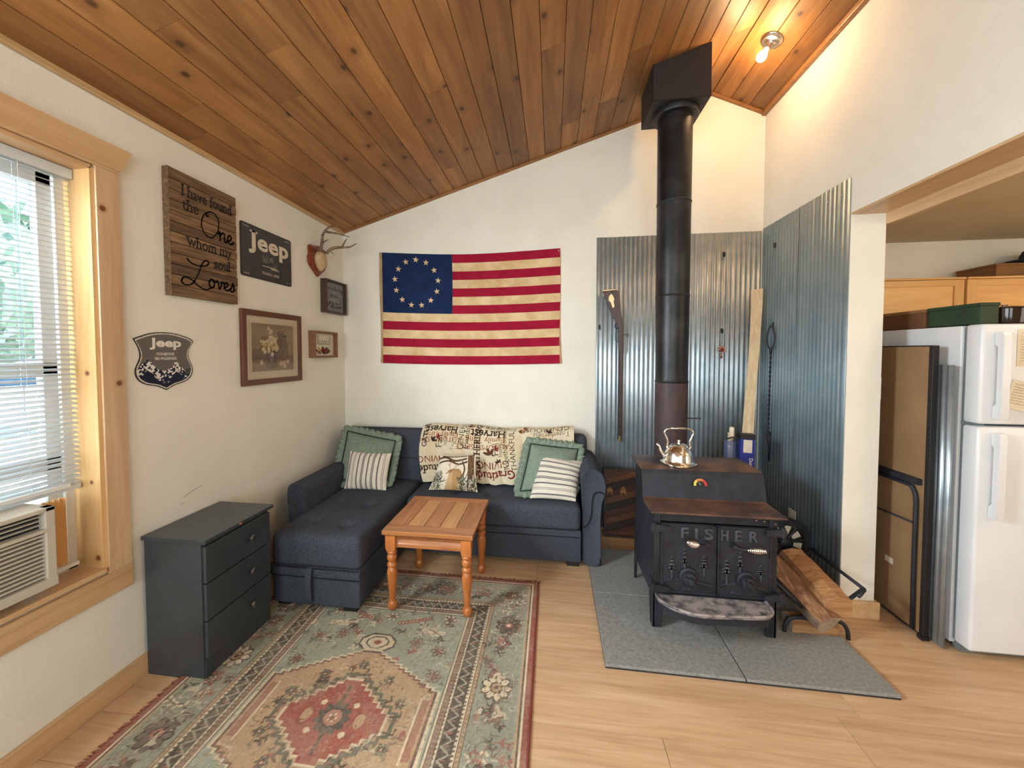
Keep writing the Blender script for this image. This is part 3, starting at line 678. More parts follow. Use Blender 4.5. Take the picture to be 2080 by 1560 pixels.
def sprig(x, y, a, L, c, leaf=None):
    pts = [(x,y)]
    for k in range(5):
        a += R.uniform(-0.7,0.7); x += L/5*math.cos(a); y += L/5*math.sin(a); pts.append((x,y))
        if k%2: cv.ell(x+0.010*math.cos(a+1.4), y+0.010*math.sin(a+1.4), 0.012, 0.005, leaf or c, 1, a+0.8); cv.ell(x+0.010*math.cos(a-1.4), y+0.010*math.sin(a-1.4), 0.012, 0.005, leaf or c, 1, a-0.8)
    cv.line(pts, 0.0045, c)
def along(t0, t1, pos, vert):
    k = 0; t_ = t0
    while t_ < t1:
        p = (pos+R.uniform(-.01,.01), t_) if vert else (t_, pos+R.uniform(-.01,.01))
        if k % 3 == 0: flower(p[0],p[1],0.066,*R.choice([(cream,tan,dk),(S(70,58,56),rust,cream),(S(96,84,80),S(150,100,84),dk)]),n=9)
        elif k % 3 == 1:
            for q in range(5): sprig(p[0]+R.uniform(-.05,.05),p[1]+R.uniform(-.04,.04),R.uniform(0,6.3),0.075,R.choice([dk,S(84,66,58),rust]),R.choice([rust,cream,S(78,62,56)]))
        else: flower(p[0],p[1],0.040,rust,cream,dk,6); [sprig(p[0]+R.uniform(-.06,.06),p[1]+R.uniform(-.04,.04),R.uniform(0,6.3),0.06,dk) for q in range(3)]
        t_ += 0.125; k += 1
along(0.1, rh-0.1, 0.145, True); along(0.1, rh-0.1, rw-0.145, True); along(0.22, rw-0.2, rh-0.145, False); along(0.22, rw-0.2, 0.145, False)
cx_, cy_ = rw/2, rh-1.005
# inner field ornaments
for (x, y, a) in ((-.22,.52,0.5),(.22,.52,-0.5),(-.24,-.52,-0.5),(.24,-.52,0.5)):
    for k in range(9):
        q = (k-4)*0.022; cv.ell(cx_+x+q*math.cos(a), cy_+y+q*math.sin(a)+0.02*math.cos(k*.7), 0.013, 0.021, S(196,186,158), 1, a)
    cv.line([(cx_+x-.1*math.cos(a),cy_+y-.1*math.sin(a)),(cx_+x+.1*math.cos(a),cy_+y+.1*math.sin(a))],0.005,dk)
for (x, y, a) in ((-.13,.57,-0.35),(.13,.57,0.35)):
    for k in range(10):
        q = (k-4.5)*0.018; cv.ell(cx_+x+q*math.cos(a), cy_+y+q*math.sin(a), 0.012, 0.015, rust); cv.ell(cx_+x+q*math.cos(a), cy_+y+q*math.sin(a), 0.004, 0.006, cream)
for (x, y) in ((-.31,.60),(.31,.60),(0,.585),(-.31,.40),(.31,.38),(-.2,.43),(.19,.42),(-.33,.25),(.33,.24)):
    flower(cx_+x,cy_+y,0.036,cream if abs(y)>.5 else S(150,128,112),rust,dk,6)
for (x, y) in ((-.31,-.60),(.31,-.60),(0,-.585),(-.31,-.40),(.31,-.38),(-.2,-.43),(.19,-.42)): flower(cx_+x,cy_+y,0.036,cream,rust,dk,6)
for q in range(70):
    a = R.uniform(-.37,.37); b_ = R.choice((1,-1))*R.uniform(.30,.63); sprig(cx_+a,cy_+b_,R.uniform(0,6.3),0.05,R.choice([S(92,100,88),rust,dk,cream]))
# pendants at both ends of the medallion
for sg in (1,-1):
    cv.poly([(cx_-.07,cy_+sg*.27),(cx_+.07,cy_+sg*.27),(cx_+.03,cy_+sg*.35),(cx_-.03,cy_+sg*.35)],cream); cv.line([(cx_-.085,cy_+sg*.27),(cx_-.035,cy_+sg*.335)],.010,dk); cv.line([(cx_+.085,cy_+sg*.27),(cx_+.035,cy_+sg*.335)],.010,dk)
    P = [(-.03,.30),(-.085,.345),(-.085,.385),(-.045,.42),(.045,.42),(.085,.385),(.085,.345),(.03,.30)]
    P = [(cx_+a,cy_+sg*b_+0.03*sg) for a,b_ in P]; cv.poly(P,cream); cv.line(P+[P[0]],0.010,dk); Q = [(cx_+(a-cx_)*.62,cy_+sg*.40+(b_-cy_-sg*.40)*.6) for a,b_ in P]; cv.line(Q+[Q[0]],0.007,dk); cv.ell(cx_,cy_+sg*.395,.02,.014,rust)
# stepped medallion
def stepped(hx, hy, n, flat_=0.0, sh=1.0):
    q = []
    for k in range(n):
        x0 = flat_+(hx-flat_)*k/n; x1 = flat_+(hx-flat_)*(k+1)/n; y0 = hy*(1-k/n*sh)
        q += [(x0,y0),(x1,y0)]
    return q
def full(q): return [(cx_+x,cy_+y) for x,y in q]+[(cx_+x,cy_-y) for x,y in reversed(q)]+[(cx_-x,cy_-y) for x,y in q]+[(cx_-x,cy_+y) for x,y in reversed(q)]
hexo = stepped(0.362,0.330,12,0.02,0.56)
P = full([(x*1.065,y*1.055) for x,y in hexo]); cv.poly(P,cream); P = full([(x*1.03,y*1.026) for x,y in hexo]); cv.poly(P,dk); P = full(hexo); cv.poly(P,S(172,142,108)); cv.line(P+[P[0]],0.004,rust)
ins = (abs(X)<.33)&(abs(Y)<.31)
for q in range(90):
    a = R.uniform(-.30,.30); b_ = R.uniform(-.27,.27)
    if abs(a)/.34+abs(b_)/.36 < .95: sprig(cx_+a,cy_+b_,R.uniform(0,6.3),0.045,R.choice([dk,rust,S(98,80,66),S(84,92,76)]),R.choice([rust,dk]))
for (x, y) in ((0,.255),(.15,.19),(-.15,.19),(.24,.09),(-.24,.09),(.15,-.19),(-.15,-.19),(0,-.255),(.24,-.09),(-.24,-.09)): flower(cx_+x,cy_+y,0.024,S(92,100,82),rust,cream,6)
dia = stepped(0.205,0.172,7,0.012,0.9)
P = full([(x*1.16+.004,y*1.16) for x,y in dia]); cv.line(P+[P[0]],0.014,S(80,84,70)); 
for (x, y) in ((.215,.03),(-.215,.03),(.215,-.03),(-.215,-.03),(.03,.19),(-.03,.19),(.1,.13),(-.1,.13),(.1,-.13),(-.1,-.13),(.16,.08),(-.16,.08),(.16,-.08),(-.16,-.08)):
    a = math.atan2(y,x); cv.line([(cx_+x,cy_+y),(cx_+x+.045*math.cos(a),cy_+y+.045*math.sin(a)),(cx_+x+.05*math.cos(a+.5),cy_+y+.05*math.sin(a+.5))],0.007,dk)
P = full([(x*1.06,y*1.06) for x,y in dia]); cv.poly(P,cream); P = full(dia); cv.poly(P,redd)
for sg in (1,-1): cv.line([(cx_,cy_+.05*sg),(cx_,cy_+.14*sg)],0.012,dk); cv.ell(cx_+sg*.11,cy_,0.02,0.03,tan); cv.ell(cx_+sg*.07,cy_+.06,0.012,0.012,cream); cv.ell(cx_+sg*.07,cy_-.06,0.012,0.012,cream)
flower(cx_,cy_,0.075,S(62,58,54),S(156,110,92),dk,11,False); cv.ell(cx_,cy_,0.042,0.04,dk); cv.ell(cx_,cy_,0.036,0.034,S(160,112,94)); flower(cx_,cy_,0.022,cream,rust,dk,5,False)
# fine scrolling vine work over border and field
def scrib(m, sc, wd, c, seed, al=.75): cv.mask(m&(abs(vnoise(cv.ny,cv.nx,sc,seed)-.5) < wd)&(vnoise(cv.ny,cv.nx,sc*1.7,seed+9) > .46), c, al)
wide2 = (ed>0.062)&(ed<0.226); fld = (ed>0.372)&(abs(X)/.38+abs(Y)/.62 > 1.02); inner = (abs(X)<.33)&(abs(Y)<.30)&(abs(X)/.42+abs(Y)/.36 < .98)&(abs(X)/.235+abs(Y)/.20 > 1.0); redm = (abs(X)/.20+abs(Y)/.17 < .92)&(X**2+Y**2 > .006)
for k_, c_ in enumerate((dk, S(150,92,76), S(200,186,158), S(92,80,74))):
    scrib(wide2, 5.5+k_, .030, c_, 40+k_); scrib(fld, 7+k_, .024, c_, 50+k_, .6); scrib(inner, 6+k_, .026, c_, 60+k_, .6)
scrib(redm, 7, .035, S(92,48,42), 71, .7); scrib(redm, 6, .02, S(190,150,120), 72, .6)
sb_ = (abs(abs(X)-.335) < .016)&(abs(Y) < .12); cv.mask(sb_, rust, .75); cv.mask((abs(abs(X)-.317) < .003)&(abs(Y)<.13), cream)
# worn, low-contrast pile
n1 = vnoise(cv.ny,cv.nx,2.0,5); n2 = vnoise(cv.ny,cv.nx,14,6); al = 0.10+0.22*n1+0.12*(n2>.55)
cv.a = cv.a*(1-al[...,None])+np.array(S(166,152,130)[:3])*al[...,None]
cv.a *= 1.17; cv.mottle(0.13,1.5,8); cv.mottle(0.10,30,9); cv.a *= (1+0.10*(vnoise(cv.ny,cv.nx,1.2,12)-.5))[...,None]
def rugf(u, v):
    z = 0.008+0.0022*np.sin(u*9+v*4)*np.sin(v*13)+0.0008*np.sin(u*40); e = np.minimum(np.minimum(u,1-u)*rw, np.minimum(v,1-v)*rh)
    return RX0+u*rw, RY0+v*rh, np.where(e < 0.004, 0.0015, z)
rug = paint('area_rug', cv, rugf, 'rugattr', origin=((RX0+RX1)/2,(RY0+RY1)/2,0))
tagp(rug, 'faded oriental rug with sage border, dark bands and stepped red medallion on the wood floor', 'rug')
bm = B()
def fr(x, y, dx, dy):
    L = R.uniform(0.6,1.1); k = R.uniform(-.006,.006); s = 0.0018
    p = [(x,y,0.006),(x+dx*L*.5+k*(dy!=0),y+dy*L*.5+k*(dx!=0),0.005),(x+dx*L+2*k*(dy!=0),y+dy*L+2*k*(dx!=0),0.0015)]; tube(bm,p,[s,s,s*.6],4)
x = RX0
while x < RX1+0.01: fr(x,RY1-0.004,0,0.030); fr(x,RY0+0.004,0,-0.03); x += R.uniform(.004,.011)
y = RY0
while y < RY1: fr(RX0+0.003,y,-0.024,0); y += R.uniform(.004,.009)
tagp(obj('fringe', bm, flat('rug_fringe', S(128,62,50), 0.95), rug), kind='stuff')
bm = B(); tube(bm,[(RX1,RY0,0.006),(RX1,(RY0+RY1)/2,0.006),(RX1,RY1,0.006)],0.005,6); obj('bound_edge', bm, flat('rug_binding', S(120,52,44), 0.95), rug)

# ================================================================== SOFA
sofa = thing('sectional_sofa', 'charcoal fabric sectional sofa bed with a long chaise in the room corner', 'sofa', (1.05,-0.5,0))
SX0, SX1, CX = 0.245, 1.985, 0.772
def seatwave(s): return s
bm = B(); rbox(bm,(SX0,-1.245,0.245),(CX,-0.16,0.425),0.035,0.016,tufts=[(0.39,-1.04,.030,.022),(0.605,-1.08,.034,.022),(0.40,-0.76,.026,.022),(0.600,-0.79,.034,.022)],puff=0.012)
ch = obj('chaise_cushion', bm, 'sofa', sofa, 3.2)
bm = B(); rbox(bm,(CX+0.012,-0.625,0.25),(SX1-0.004,-0.16,0.415),0.04,0.016,tufts=[(1.372,-0.46,.034,.022),(1.625,-0.455,.030,.022),(1.12,-0.45,.03,.022)],puff=0.010)
st = obj('seat_cushion', bm, 'sofa', sofa, 3.2)
for x in (1.66,1.84): 
    bm = B(); tube(bm,[(x,-0.19,0.4245),(x,-0.4,0.4262),(x,-0.6,0.416)],0.0012,4); obj('stitched_seam', bm, 'sofa', sofa)
def rb(name, lo, hi, r, mat='sofa', cell=0.05, parent=None): 
    bm = B(); rbox(bm, lo, hi, r, cell); return obj(name, bm, mat, parent or sofa, 3.2)
rb('chaise_base',(SX0+0.004,-1.240,0.035),(CX-0.004,-0.14,0.247),0.015)
rb('storage_band',(SX0+0.002,-1.246,0.196),(CX-0.001,-1.228,0.240),0.006)
for z in (0.2470,0.1945): 
    bm = B(); tube(bm,[(SX0+0.01,-1.246,z),(CX-0.008,-1.246,z)],0.0022,5); obj('seam', bm, 'seam', sofa)
rb('seat_base',(CX,-0.600,0.035),(SX1,-0.12,0.249),0.012)
bm = B(); box(bm,(CX+0.01,-0.605,0.205),(SX1-0.01,-0.598,0.209)); obj('seam', bm, 'seam', sofa)
# back, leaning against the wall side, in two upholstered sections
def lean(s):
    k = min(max((s.z-0.36)/(0.79-0.36),0),1.2); s.y += 0.12*k; return s
bm = B(); rbox(bm,(0.085,-0.285,0.36),(CX+0.004,-0.155,0.800),0.045,0.04,fn=lean); obj('back_cushion', bm, 'sofa', sofa, 3.2)
bm = B(); rbox(bm,(CX+0.012,-0.285,0.36),(2.055,-0.155,0.790),0.045,0.04,fn=lean); obj('back_cushion', bm, 'sofa', sofa, 3.2)
bm = B(); tube(bm,[(0.16,-0.226,0.585),(CX-0.02,-0.226,0.585)],0.0025,5); obj('seam', bm, 'seam', sofa)
rb('back_frame',(0.12,-0.15,0.04),(2.04,-0.04,0.50),0.02)
# arms: rolled right arm with piped scroll, slim left arm
def arm(x0, x1, y0, y1, zt, roll, name='arm'):
    R_ = 0.062; pr = []
    cx0 = (x0+x1)/2
    if roll > 0:   # scroll to both sides, wide at top
        pr = [(x0+0.004,0.035),(x1-0.018,0.035),(x1-0.012,0.30),(x1-0.004,0.44),(x1+0.016,0.50),(x1+0.020,0.56),(x1+0.004,0.625),(x1-0.035,0.662),(x1-0.085,0.670),(x0+0.030,0.655),(x0-0.000,0.620),(x0-0.006,0.56),(x0,0.48),(x0+0.002,0.40)]
    else:
        pr = [(x0+0.008,0.035),(x1-0.004,0.035),(x1,0.44),(x1-0.002,zt-0.035),(x1-0.028,zt-0.004),(x0+0.03,zt),(x0,zt-0.03),(x0-0.004,0.46),(x0+0.004,0.40)]
    P = [tuple(p) for p in catmull([pr[0]]+pr[1:]+[pr[0]],4)][:-1]
    n = len(P); cxm = sum(p[0] for p in P)/n; czm = sum(p[1] for p in P)/n
    bm = B(); rings = []
    for (yy, k) in ((y0,0.90),(y0-0.004,0.955),(y0+0.006,0.992),(y0+0.02,1.0),(y1-0.02,1.0),(y1,0.985)):
        rings.append([Vector((cxm+(p[0]-cxm)*k if k<1 else p[0], yy, czm+(p[1]-czm)*(1-(1-k)*.4))) for p in P])
    rings[0], rings[1] = rings[0], rings[1]
    loft(bm, rings); o = obj(name, bm, 'sofa', sofa, 1.2)
    return o
arm(1.990, 2.118, -0.605, -0.09, 0.67, 1)
arm(0.115, 0.243, -0.915, -0.09, 0.585, 0)
# curved piping on the front of the right arm
bm = B(); tube(bm,[(x,-0.612,z) for x,z in catmull([(2.126,0.505),(2.095,0.520),(2.060,0.500),(2.050,0.440),(2.044,0.360),(2.022,0.300),(1.994,0.280)],5)],0.0038,6); obj('piping', bm, 'seam', sofa)
for (x, y) in ((0.70,-1.19),(0.30,-1.18),(2.077,-0.56),(0.16,-0.14),(2.06,-0.14),(1.93,-0.55)):
    bm = B(); box(bm,(x-0.04,y-0.03,0.0215 if x > 2.07 else 0.0),(x+0.04,y+0.03,0.04),bev=0.004); obj('foot', bm, 'plastic_black', sofa)
bm = B()
pr = catmull([(0.249,0.0),(0.225,0.010),(0.17,0.016),(0.12,0.013),(0.075,0.004),(0.066,0.012),(0.12,0.024),(0.20,0.024),(0.25,0.012)],3)
for (z, dy), (z2, dy2) in zip(pr[:-1],pr[1:]):
    v = [bm.verts.new(p) for p in ((0.470,-1.247-dy,z),(0.503,-1.247-dy,z),(0.503,-1.247-dy2,z2),(0.470,-1.247-dy2,z2))]; bm.faces.new(v)
bmesh.ops.remove_doubles(bm, verts=bm.verts, dist=1e-5); bmesh.ops.solidify(bm, geom=bm.faces[:], thickness=0.003); obj('pull_strap', bm, 'sofa', sofa, 1)

# ------------------------------------------------------------------ pillows
def pillow_surface(cor, thick, n, side=1, pinch=0.05, seed=0, crease=0.0):
    TL, TR, BR, BL = [np.array(c, float) for c in cor]
    nrm = np.cross(TR-TL, TL-BL); nrm /= np.linalg.norm(nrm)
    nrm = -nrm if nrm[1] > 0 else nrm
    r = np.random.default_rng(seed); ph = r.uniform(0,6,6)
    def f(u, v):
        a, b_ = 2*u-1, 2*v-1
        a2 = a*(1-pinch*(1-b_*b_)*0+0)+0; sx = 1-pinch*(1-b_**2)*(abs(a)**3); sy = 1-pinch*(1-a**2)*(abs(b_)**3)
        uu = (a*sx+1)/2; vv = (b_*sy+1)/2
        p = (BL[:,None,None]*(1-uu)*(1-vv)+BR[:,None,None]*uu*(1-vv)+TL[:,None,None]*(1-uu)*vv+TR[:,None,None]*uu*vv)
        h = np.power(np.clip((1-a**4)*(1-b_**4),0,1),0.55)*np.power(np.clip((1-a*a)*(1-b_*b_)*1.0+0.25,0,1),0.35)
        h = h*(1+0.06*np.sin(3*a+ph[0])*np.sin(2.4*b_+ph[1])+crease*np.sin(6*a+5*b_+ph[2])*np.clip(abs(a)+abs(b_)-0.6,0,1))*thick*side
        q = p+nrm[:,None,None]*h; return q[0], q[1], q[2]
    return f, nrm
def edge_strip(cor, width, nrm, amp, waves, pinch=0.05, seed=1):
    cc = [np.array(c,float) for c in cor]; cen = sum(cc)/4; r = random.Random(seed); out = []
    bm = B(); P = []
    N = 60
    for s_ in range(4):
        a, b_ = cc[s_], cc[(s_+1)%4]; m = (a+b_)/2; inw = (cen-m)/np.linalg.norm(cen-m)
        for k in range(N):
            t_ = k/N; P.append((a*(1-t_)+b_*t_+inw*pinch*4*t_*(1-t_)*0.12, t_, s_))
    tot = len(P); rows = []
    for i, (p, t_, s_) in enumerate(P):
        a, b_ = cc[s_], cc[(s_+1)%4]; m = (a+b_)/2; ow = (m-cen)/np.linalg.norm(m-cen); dg = (p-cen)/np.linalg.norm(p-cen); k = min(t_,1-t_)
        dr = ow*min(1,k*5)+dg*(1-min(1,k*5)); dr /= np.linalg.norm(dr); wv = math.sin(i*2*PI*waves/tot)+0.6*math.sin(i*2*PI*waves*1.7/tot+1+seed)
        row = []
        for j in range(7):
            q = j/6; arc = math.sin(q*PI*.9)*width*0.22
            row.append(bm.verts.new(Vector(p+dr*width*q*(1+0.06*wv*q)+nrm*(arc+amp*wv*(0.25+q))+0)))
        rows.append(row)
    for i in range(tot):
        A, B_ = rows[i], rows[(i+1)%tot]
        for j in range(6): bm.faces.new((A[j],B_[j],B_[j+1],A[j+1]))
    return bm, [Vector(p+nrm*0.006) for p,_,_ in P]
def ruffled(label, cor, thick, width, seed):
    cen = np.mean(np.array(cor,float),0); t_ = thing('throw_pillow', label, 'pillow', (cen[0],cen[1],min(c[2] for c in cor)), 'sage ruffled pillows on the sofa')
    cin = [tuple(np.array(c,float)*(1-0.0)+0) for c in cor]
    # corners given are the outer ones: inset the cushion by the ruffle width
    cc = [np.array(c,float) for c in cor]; ctr = sum(cc)/4; ins_ = [c+(ctr-c)/np.linalg.norm(ctr-c)*width*1.25 for c in cc]
    for side in (1,-1):
        f, nrm = pillow_surface(ins_, thick, 30, side, 0.03, seed, 0.05); u, v = np.meshgrid(np.linspace(0,1,34), np.linspace(0,1,34)); p = f(u,v)
        bm = B(); g = [[bm.verts.new((p[0][j,i],p[1][j,i],p[2][j,i])) for i in range(34)] for j in range(34)]
        for j in range(33):
            for i in range(33): bm.faces.new((g[j][i],g[j][i+1],g[j+1][i+1],g[j+1][i]))
        obj('cushion', bm, 'greenpillow', t_, 3.2)
    bm, P = edge_strip(ins_, width, nrm, 0.005, 34, 0.03, seed); o = obj('ruffle', bm, 'greenpillow', t_, 3.2); md = o.modifiers.new('s','SOLIDIFY'); md.thickness = 0.004
    bm = B(); tube(bm, P, 0.0038, 6, True); obj('piping', bm, 'gpiping', t_, 3.2); return t_
def printed(label, cor, thick, cvs, seed, group=None, pinch=0.05, crease=0.03, pipe=None):
    cen = np.mean(np.array(cor,float),0); t_ = thing('throw_pillow', label, 'pillow', (cen[0],cen[1],min(c[2] for c in cor)), group)
    f, nrm = pillow_surface(cor, thick, 30, 1, pinch, seed, crease); paint('cushion_front', cvs, f, 'paintattr', t_)
    f2, _ = pillow_surface(cor, thick, 30, -1, pinch, seed, crease); paint('cushion_back', cvs, f2, 'paintattr', t_); return t_, f
ruffled('sage green ruffled pillow leaning in the sofa corner behind the vertically striped pillow', [(0.118,-0.24,0.840),(0.625,-0.23,0.760),(0.640,-0.48,0.435),(0.145,-0.50,0.425)], 0.055, 0.058, 3)
ruffled('sage green ruffled pillow against the right arm behind the tilted striped pillow', [(1.590,-0.26,0.790),(2.035,-0.25,0.745),(1.975,-0.48,0.435),(1.520,-0.50,0.415)], 0.052, 0.055, 5)
def stripes(seed, tint):
    cs = Canvas(0.36,0.36,0.0036,S(222,212,194)); k = 0; y = 0.028
    while y < 0.35:
        if k%2 == 0: cs.mask(abs(cs.X-y) < 0.0055, tint)
        else: cs.mask((abs(cs.X-y) < 0.0085)&(abs(cs.X-y) > 0.0022), tint)
        y += 0.0425; k += 1
    cs.mottle(0.04,6,seed); return cs
SG = 'ticking striped pillows'
printed('small cream pillow with upright grey stripes in front of the left green pillow', [(0.262,-0.40,0.672),(0.592,-0.40,0.667),(0.612,-0.545,0.430),(0.288,-0.545,0.430)], 0.05, stripes(2,S(98,92,92)), 7, SG, crease=0.08)
cs = stripes(4,S(100,98,102)); cs.a = np.transpose(cs.a,(1,0,2)).copy(); cs.mask(cs.X > 2, (0,0,0))
printed('small cream pillow with level grey stripes tilted against the right sofa arm', [(1.693,-0.335,0.700),(2.010,-0.345,0.640),(1.950,-0.555,0.428),(1.642,-0.53,0.425)], 0.052, cs, 9, SG, crease=0.05)
# deer pillow
cd = Canvas(0.32,0.26,0.0022,S(226,212,188)); b1, b2, gr = S(92,68,46), S(164,128,84), S(38,62,52)
cd.mask(cd.X>-1,S(228,216,194)); R = random.Random(5)
for k in range(46): cd.line([(0.275+R.uniform(-.02,.035),0),(0.272+R.uniform(-.02,.035),0.26)],R.uniform(.002,.006),R.choice([b1,S(70,52,38),S(120,92,62)]))
cd.line([(0.0,0.225),(0.07,0.232),(0.15,0.205),(0.24,0.225)],0.016,b1,True); cd.line([(0.02,0.19),(0.10,0.205),(0.18,0.18),(0.25,0.20)],0.013,S(74,56,44),True); cd.line([(0.03,0.245),(0.12,0.238),(0.24,0.25)],0.010,S(84,62,46),True)
cd.line([(0.225,0.10),(0.235,0.15),(0.215,0.20)],0.012,b1,True)
cd.ell(0.185,0.075,0.042,0.075,b2,1,0.1); cd.poly([(0.145,0.0),(0.150,0.07),(0.125,0.125),(0.150,0.135),(0.185,0.12),(0.22,0.06),(0.235,0.0)],S(176,138,92)); cd.poly([(0.105,0.0),(0.115,0.06),(0.128,0.13),(0.15,0.12),(0.155,0.0)],S(196,162,118))
cd.ell(0.128,0.128,0.018,0.012,S(150,112,72),1,0.5); cd.ell(0.112,0.118,0.010,0.007,S(190,160,124),1,0.5); cd.ell(0.104,0.113,0.004,0.003,S(30,24,20)); cd.ell(0.131,0.132,0.0022,0.0022,S(20,16,14)); cd.ell(0.150,0.140,0.013,0.005,S(140,104,68),1,0.4)
for P in ([(0.13,0.142),(0.118,0.165),(0.122,0.19),(0.135,0.205)],[(0.118,0.165),(0.102,0.18)],[(0.121,0.18),(0.108,0.198)],[(0.142,0.142),(0.165,0.158),(0.185,0.17),(0.195,0.192)],[(0.165,0.158),(0.16,0.18)],[(0.182,0.168),(0.176,0.190)]): cd.line(P,0.0035,S(150,120,84),True)
for k in range(260):
    x, y = (R.uniform(0,0.075), R.uniform(0,0.11)) if k%2 else (R.uniform(0.20,0.32), R.uniform(0,0.08)); a = R.uniform(.3,2.6); L = R.uniform(.015,.04); cd.line([(x,y),(x+L*math.cos(a),y+L*math.sin(a))],0.0038,R.choice([gr,S(58,82,70),S(30,46,40),S(200,190,170),S(120,104,70)]))
cd.mottle(0.08,5,3)
t_, f = printed('small tapestry pillow picturing a stag between branches in the middle of the sofa', [(0.962,-0.345,0.655),(1.232,-0.345,0.662),(1.268,-0.475,0.428),(0.905,-0.475,0.428)], 0.045, cd, 11, crease=0.05)

# ------------------------------------------------------------------ blanket over the sofa back
BL0, BL1 = 0.775, 1.955; path = [(-0.055,0.62),(-0.038,0.76),(-0.055,0.808),(-0.10,0.822),(-0.158,0.806),(-0.188,0.755),(-0.222,0.64),(-0.262,0.52),(-0.300,0.432)]
pp = [Vector(p) for p in catmull(path,8)]; cl = [0]
for a, b_ in zip(pp[:-1],pp[1:]): cl.append(cl[-1]+(b_-a).length)
PLn = cl[-1]; py_ = np.array([p.x for p in pp]); pz_ = np.array([p.y for p in pp]); pc = np.array(cl)/PLn
bw = BL1-BL0; cb = Canvas(bw, PLn, 0.0027, S(216,202,172)); TOPV = PLn-cl[int(3.2*8)]    # height in the canvas where it crosses the top
cb.mask(vnoise(cb.ny,cb.nx,40,3)>0.62, S(206,178,136), .4)
def word(s, x, y, sc, c, rot=PI, ser=False, bold=0.0, sx=1.0): cb.tri(xf(text_tris(s,bold,sx,ser), x, y, sc, rot), c)
dkb, rus, sgr, gry, red = S(52,34,26), S(140,72,46), S(70,74,56), S(112,96,78), S(112,34,24)
hb = TOPV
word('Harvest',0.665,hb-0.050,0.085,dkb,PI+.04,True,0.02); word('Harvest',0.29,hb-0.045,0.08,dkb,PI,True,0.02); word('Family Time',0.665,hb-0.105,0.062,rus,PI+.04)
word('AUTUMN SPICE',0.70,hb-0.158,0.060,rus,PI+.04); word('AUTUMN SPICE',0.33,hb-0.125,0.055,rus,PI); word('Family Time',0.30,hb-0.09,0.055,rus,PI)
word('GENEROUS',0.68,hb+0.005,0.060,sgr,PI); word('GENEROUS',1.15,hb-0.02,0.065,sgr,PI); word('Togetherness',0.75,hb-0.022,0.045,gry,PI); word('Togetherness',1.15,hb-0.07,0.05,gry,PI)
word('friendship',0.385,hb-0.21,0.058,dkb,PI/2,True); word('GENEROUS',0.345,hb-0.22,0.060,sgr,PI/2); word('Togetherness',0.275,hb-0.23,0.046,gry,PI/2)
word('GATHERING',0.475,hb-0.38,0.066,dkb,PI/2,True,0.02); word('Gratitude',0.74,hb-0.355,0.085,red,PI+.05,True,0.02); word('Gratitude',0.30,hb-0.34,0.08,dkb,PI,True,0.02); word('GIVING',0.70,hb-0.285,0.075,red,PI+.04); word('GIVING',0.22,hb-0.27,0.07,red,PI)
word('Fall',0.62,hb-0.25,0.075,dkb,PI/2); word('Fall',0.18,hb-0.21,0.075,sgr,PI/2); word('leaves',0.645,hb-0.26,0.045,gry,PI/2); word('leaves',0.215,hb-0.19,0.04,gry,PI/2); word('Togetherness',0.70,hb-0.36,0.055,sgr,PI/2+.1); word('THANKFUL',0.76,hb-0.36,0.06,dkb,PI/2+.1)
word('GATHERING',0.055,hb-0.20,0.055,dkb,PI/2,True,0.02); word('THANKFUL',1.15,hb+0.05,0.055,red,PI); word('Gratitude',0.95,hb+0.045,0.055,red,PI,True,.02); word('AUTUMN SPICE',0.5,hb+0.045,0.05,rus,PI); word('Harvest',1.1,hb-0.14,0.08,dkb,PI,True,.02); word('Family',0.95,hb-0.20,0.06,rus,PI)
def leafy(x, y, r, c, a):
    for k in (-1,0,1): cb.ell(x+r*.5*math.cos(a+k*.9), y+r*.5*math.sin(a+k*.9), r*.55, r*.22, c, 1, a+k*.9)
for (x,y,r,c,a) in ((0.10,hb-0.155,.035,dkb,1.0),(0.135,hb-0.13,.03,red,0.4),(0.555,hb-0.235,.05,S(84,50,32),2),(0.59,hb-0.20,.03,red,.5),(0.595,hb+.0,.03,dkb,1),(0.80,hb-.03,.04,S(120,82,56),0.3),(0.44,hb-.05,.02,sgr,1),(0.11,hb-.07,.02,sgr,2),(0.99,hb-.07,.03,dkb,1),(0.35,hb+.02,.035,S(130,84,54),0),(.62,hb-.30,.03,dkb,2),(1.05,hb-.3,.04,dkb,1)): leafy(x,y,r,c,a)
for (x,y) in ((0.395,hb-0.035),(0.79,hb-0.06),(0.02,hb-.02)): cb.ell(x,y,.026,.016,S(96,60,36)); cb.ell(x+.008,y,.012,.015,S(150,112,72))
cb.mottle(0.05,8,2)
def blf(u, v):
    t_ = 1-v; t_ = t_*(1-0.015*np.sin(u*9)-0.02*(u>0.5)*np.sin(u*14)); yy = np.interp(t_,pc,py_); zz = np.interp(t_,pc,pz_)
    f_ = np.clip((t_-0.35)/0.65,0,1); fold = 0.006*np.sin(u*22+3*v)+0.005*np.sin(u*47+6*v)+0.012*np.exp(-((u-0.60-0.16*(v))/0.03)**2)*f_; top = np.exp(-((t_-0.38)/0.12)**2)
    xx = BL0+u*bw-0.035*np.sin(np.clip(t_-0.35,0,1)*4.4)*(1-u)+0.05*f_*f_*(1-u)
    return xx, yy-0.010-np.abs(fold)*(0.4+f_)-0.02*f_*(0.5+.5*np.sin(u*7+1))*(t_>0.9), zz+top*(0.012*np.sin(u*8)+0.006*np.sin(u*21)+0.006)+0.004+0.012*f_*np.sin(u*6)**2
bk = paint('throw_blanket', cb, blf, 'paintattr', origin=(1.35,-0.2,0.44)); md = bk.modifiers.new('s','SOLIDIFY'); md.thickness = 0.005; md.offset = 1
tagp(bk, 'cream harvest print blanket with autumn words draped upside down over the sofa back', 'blanket')

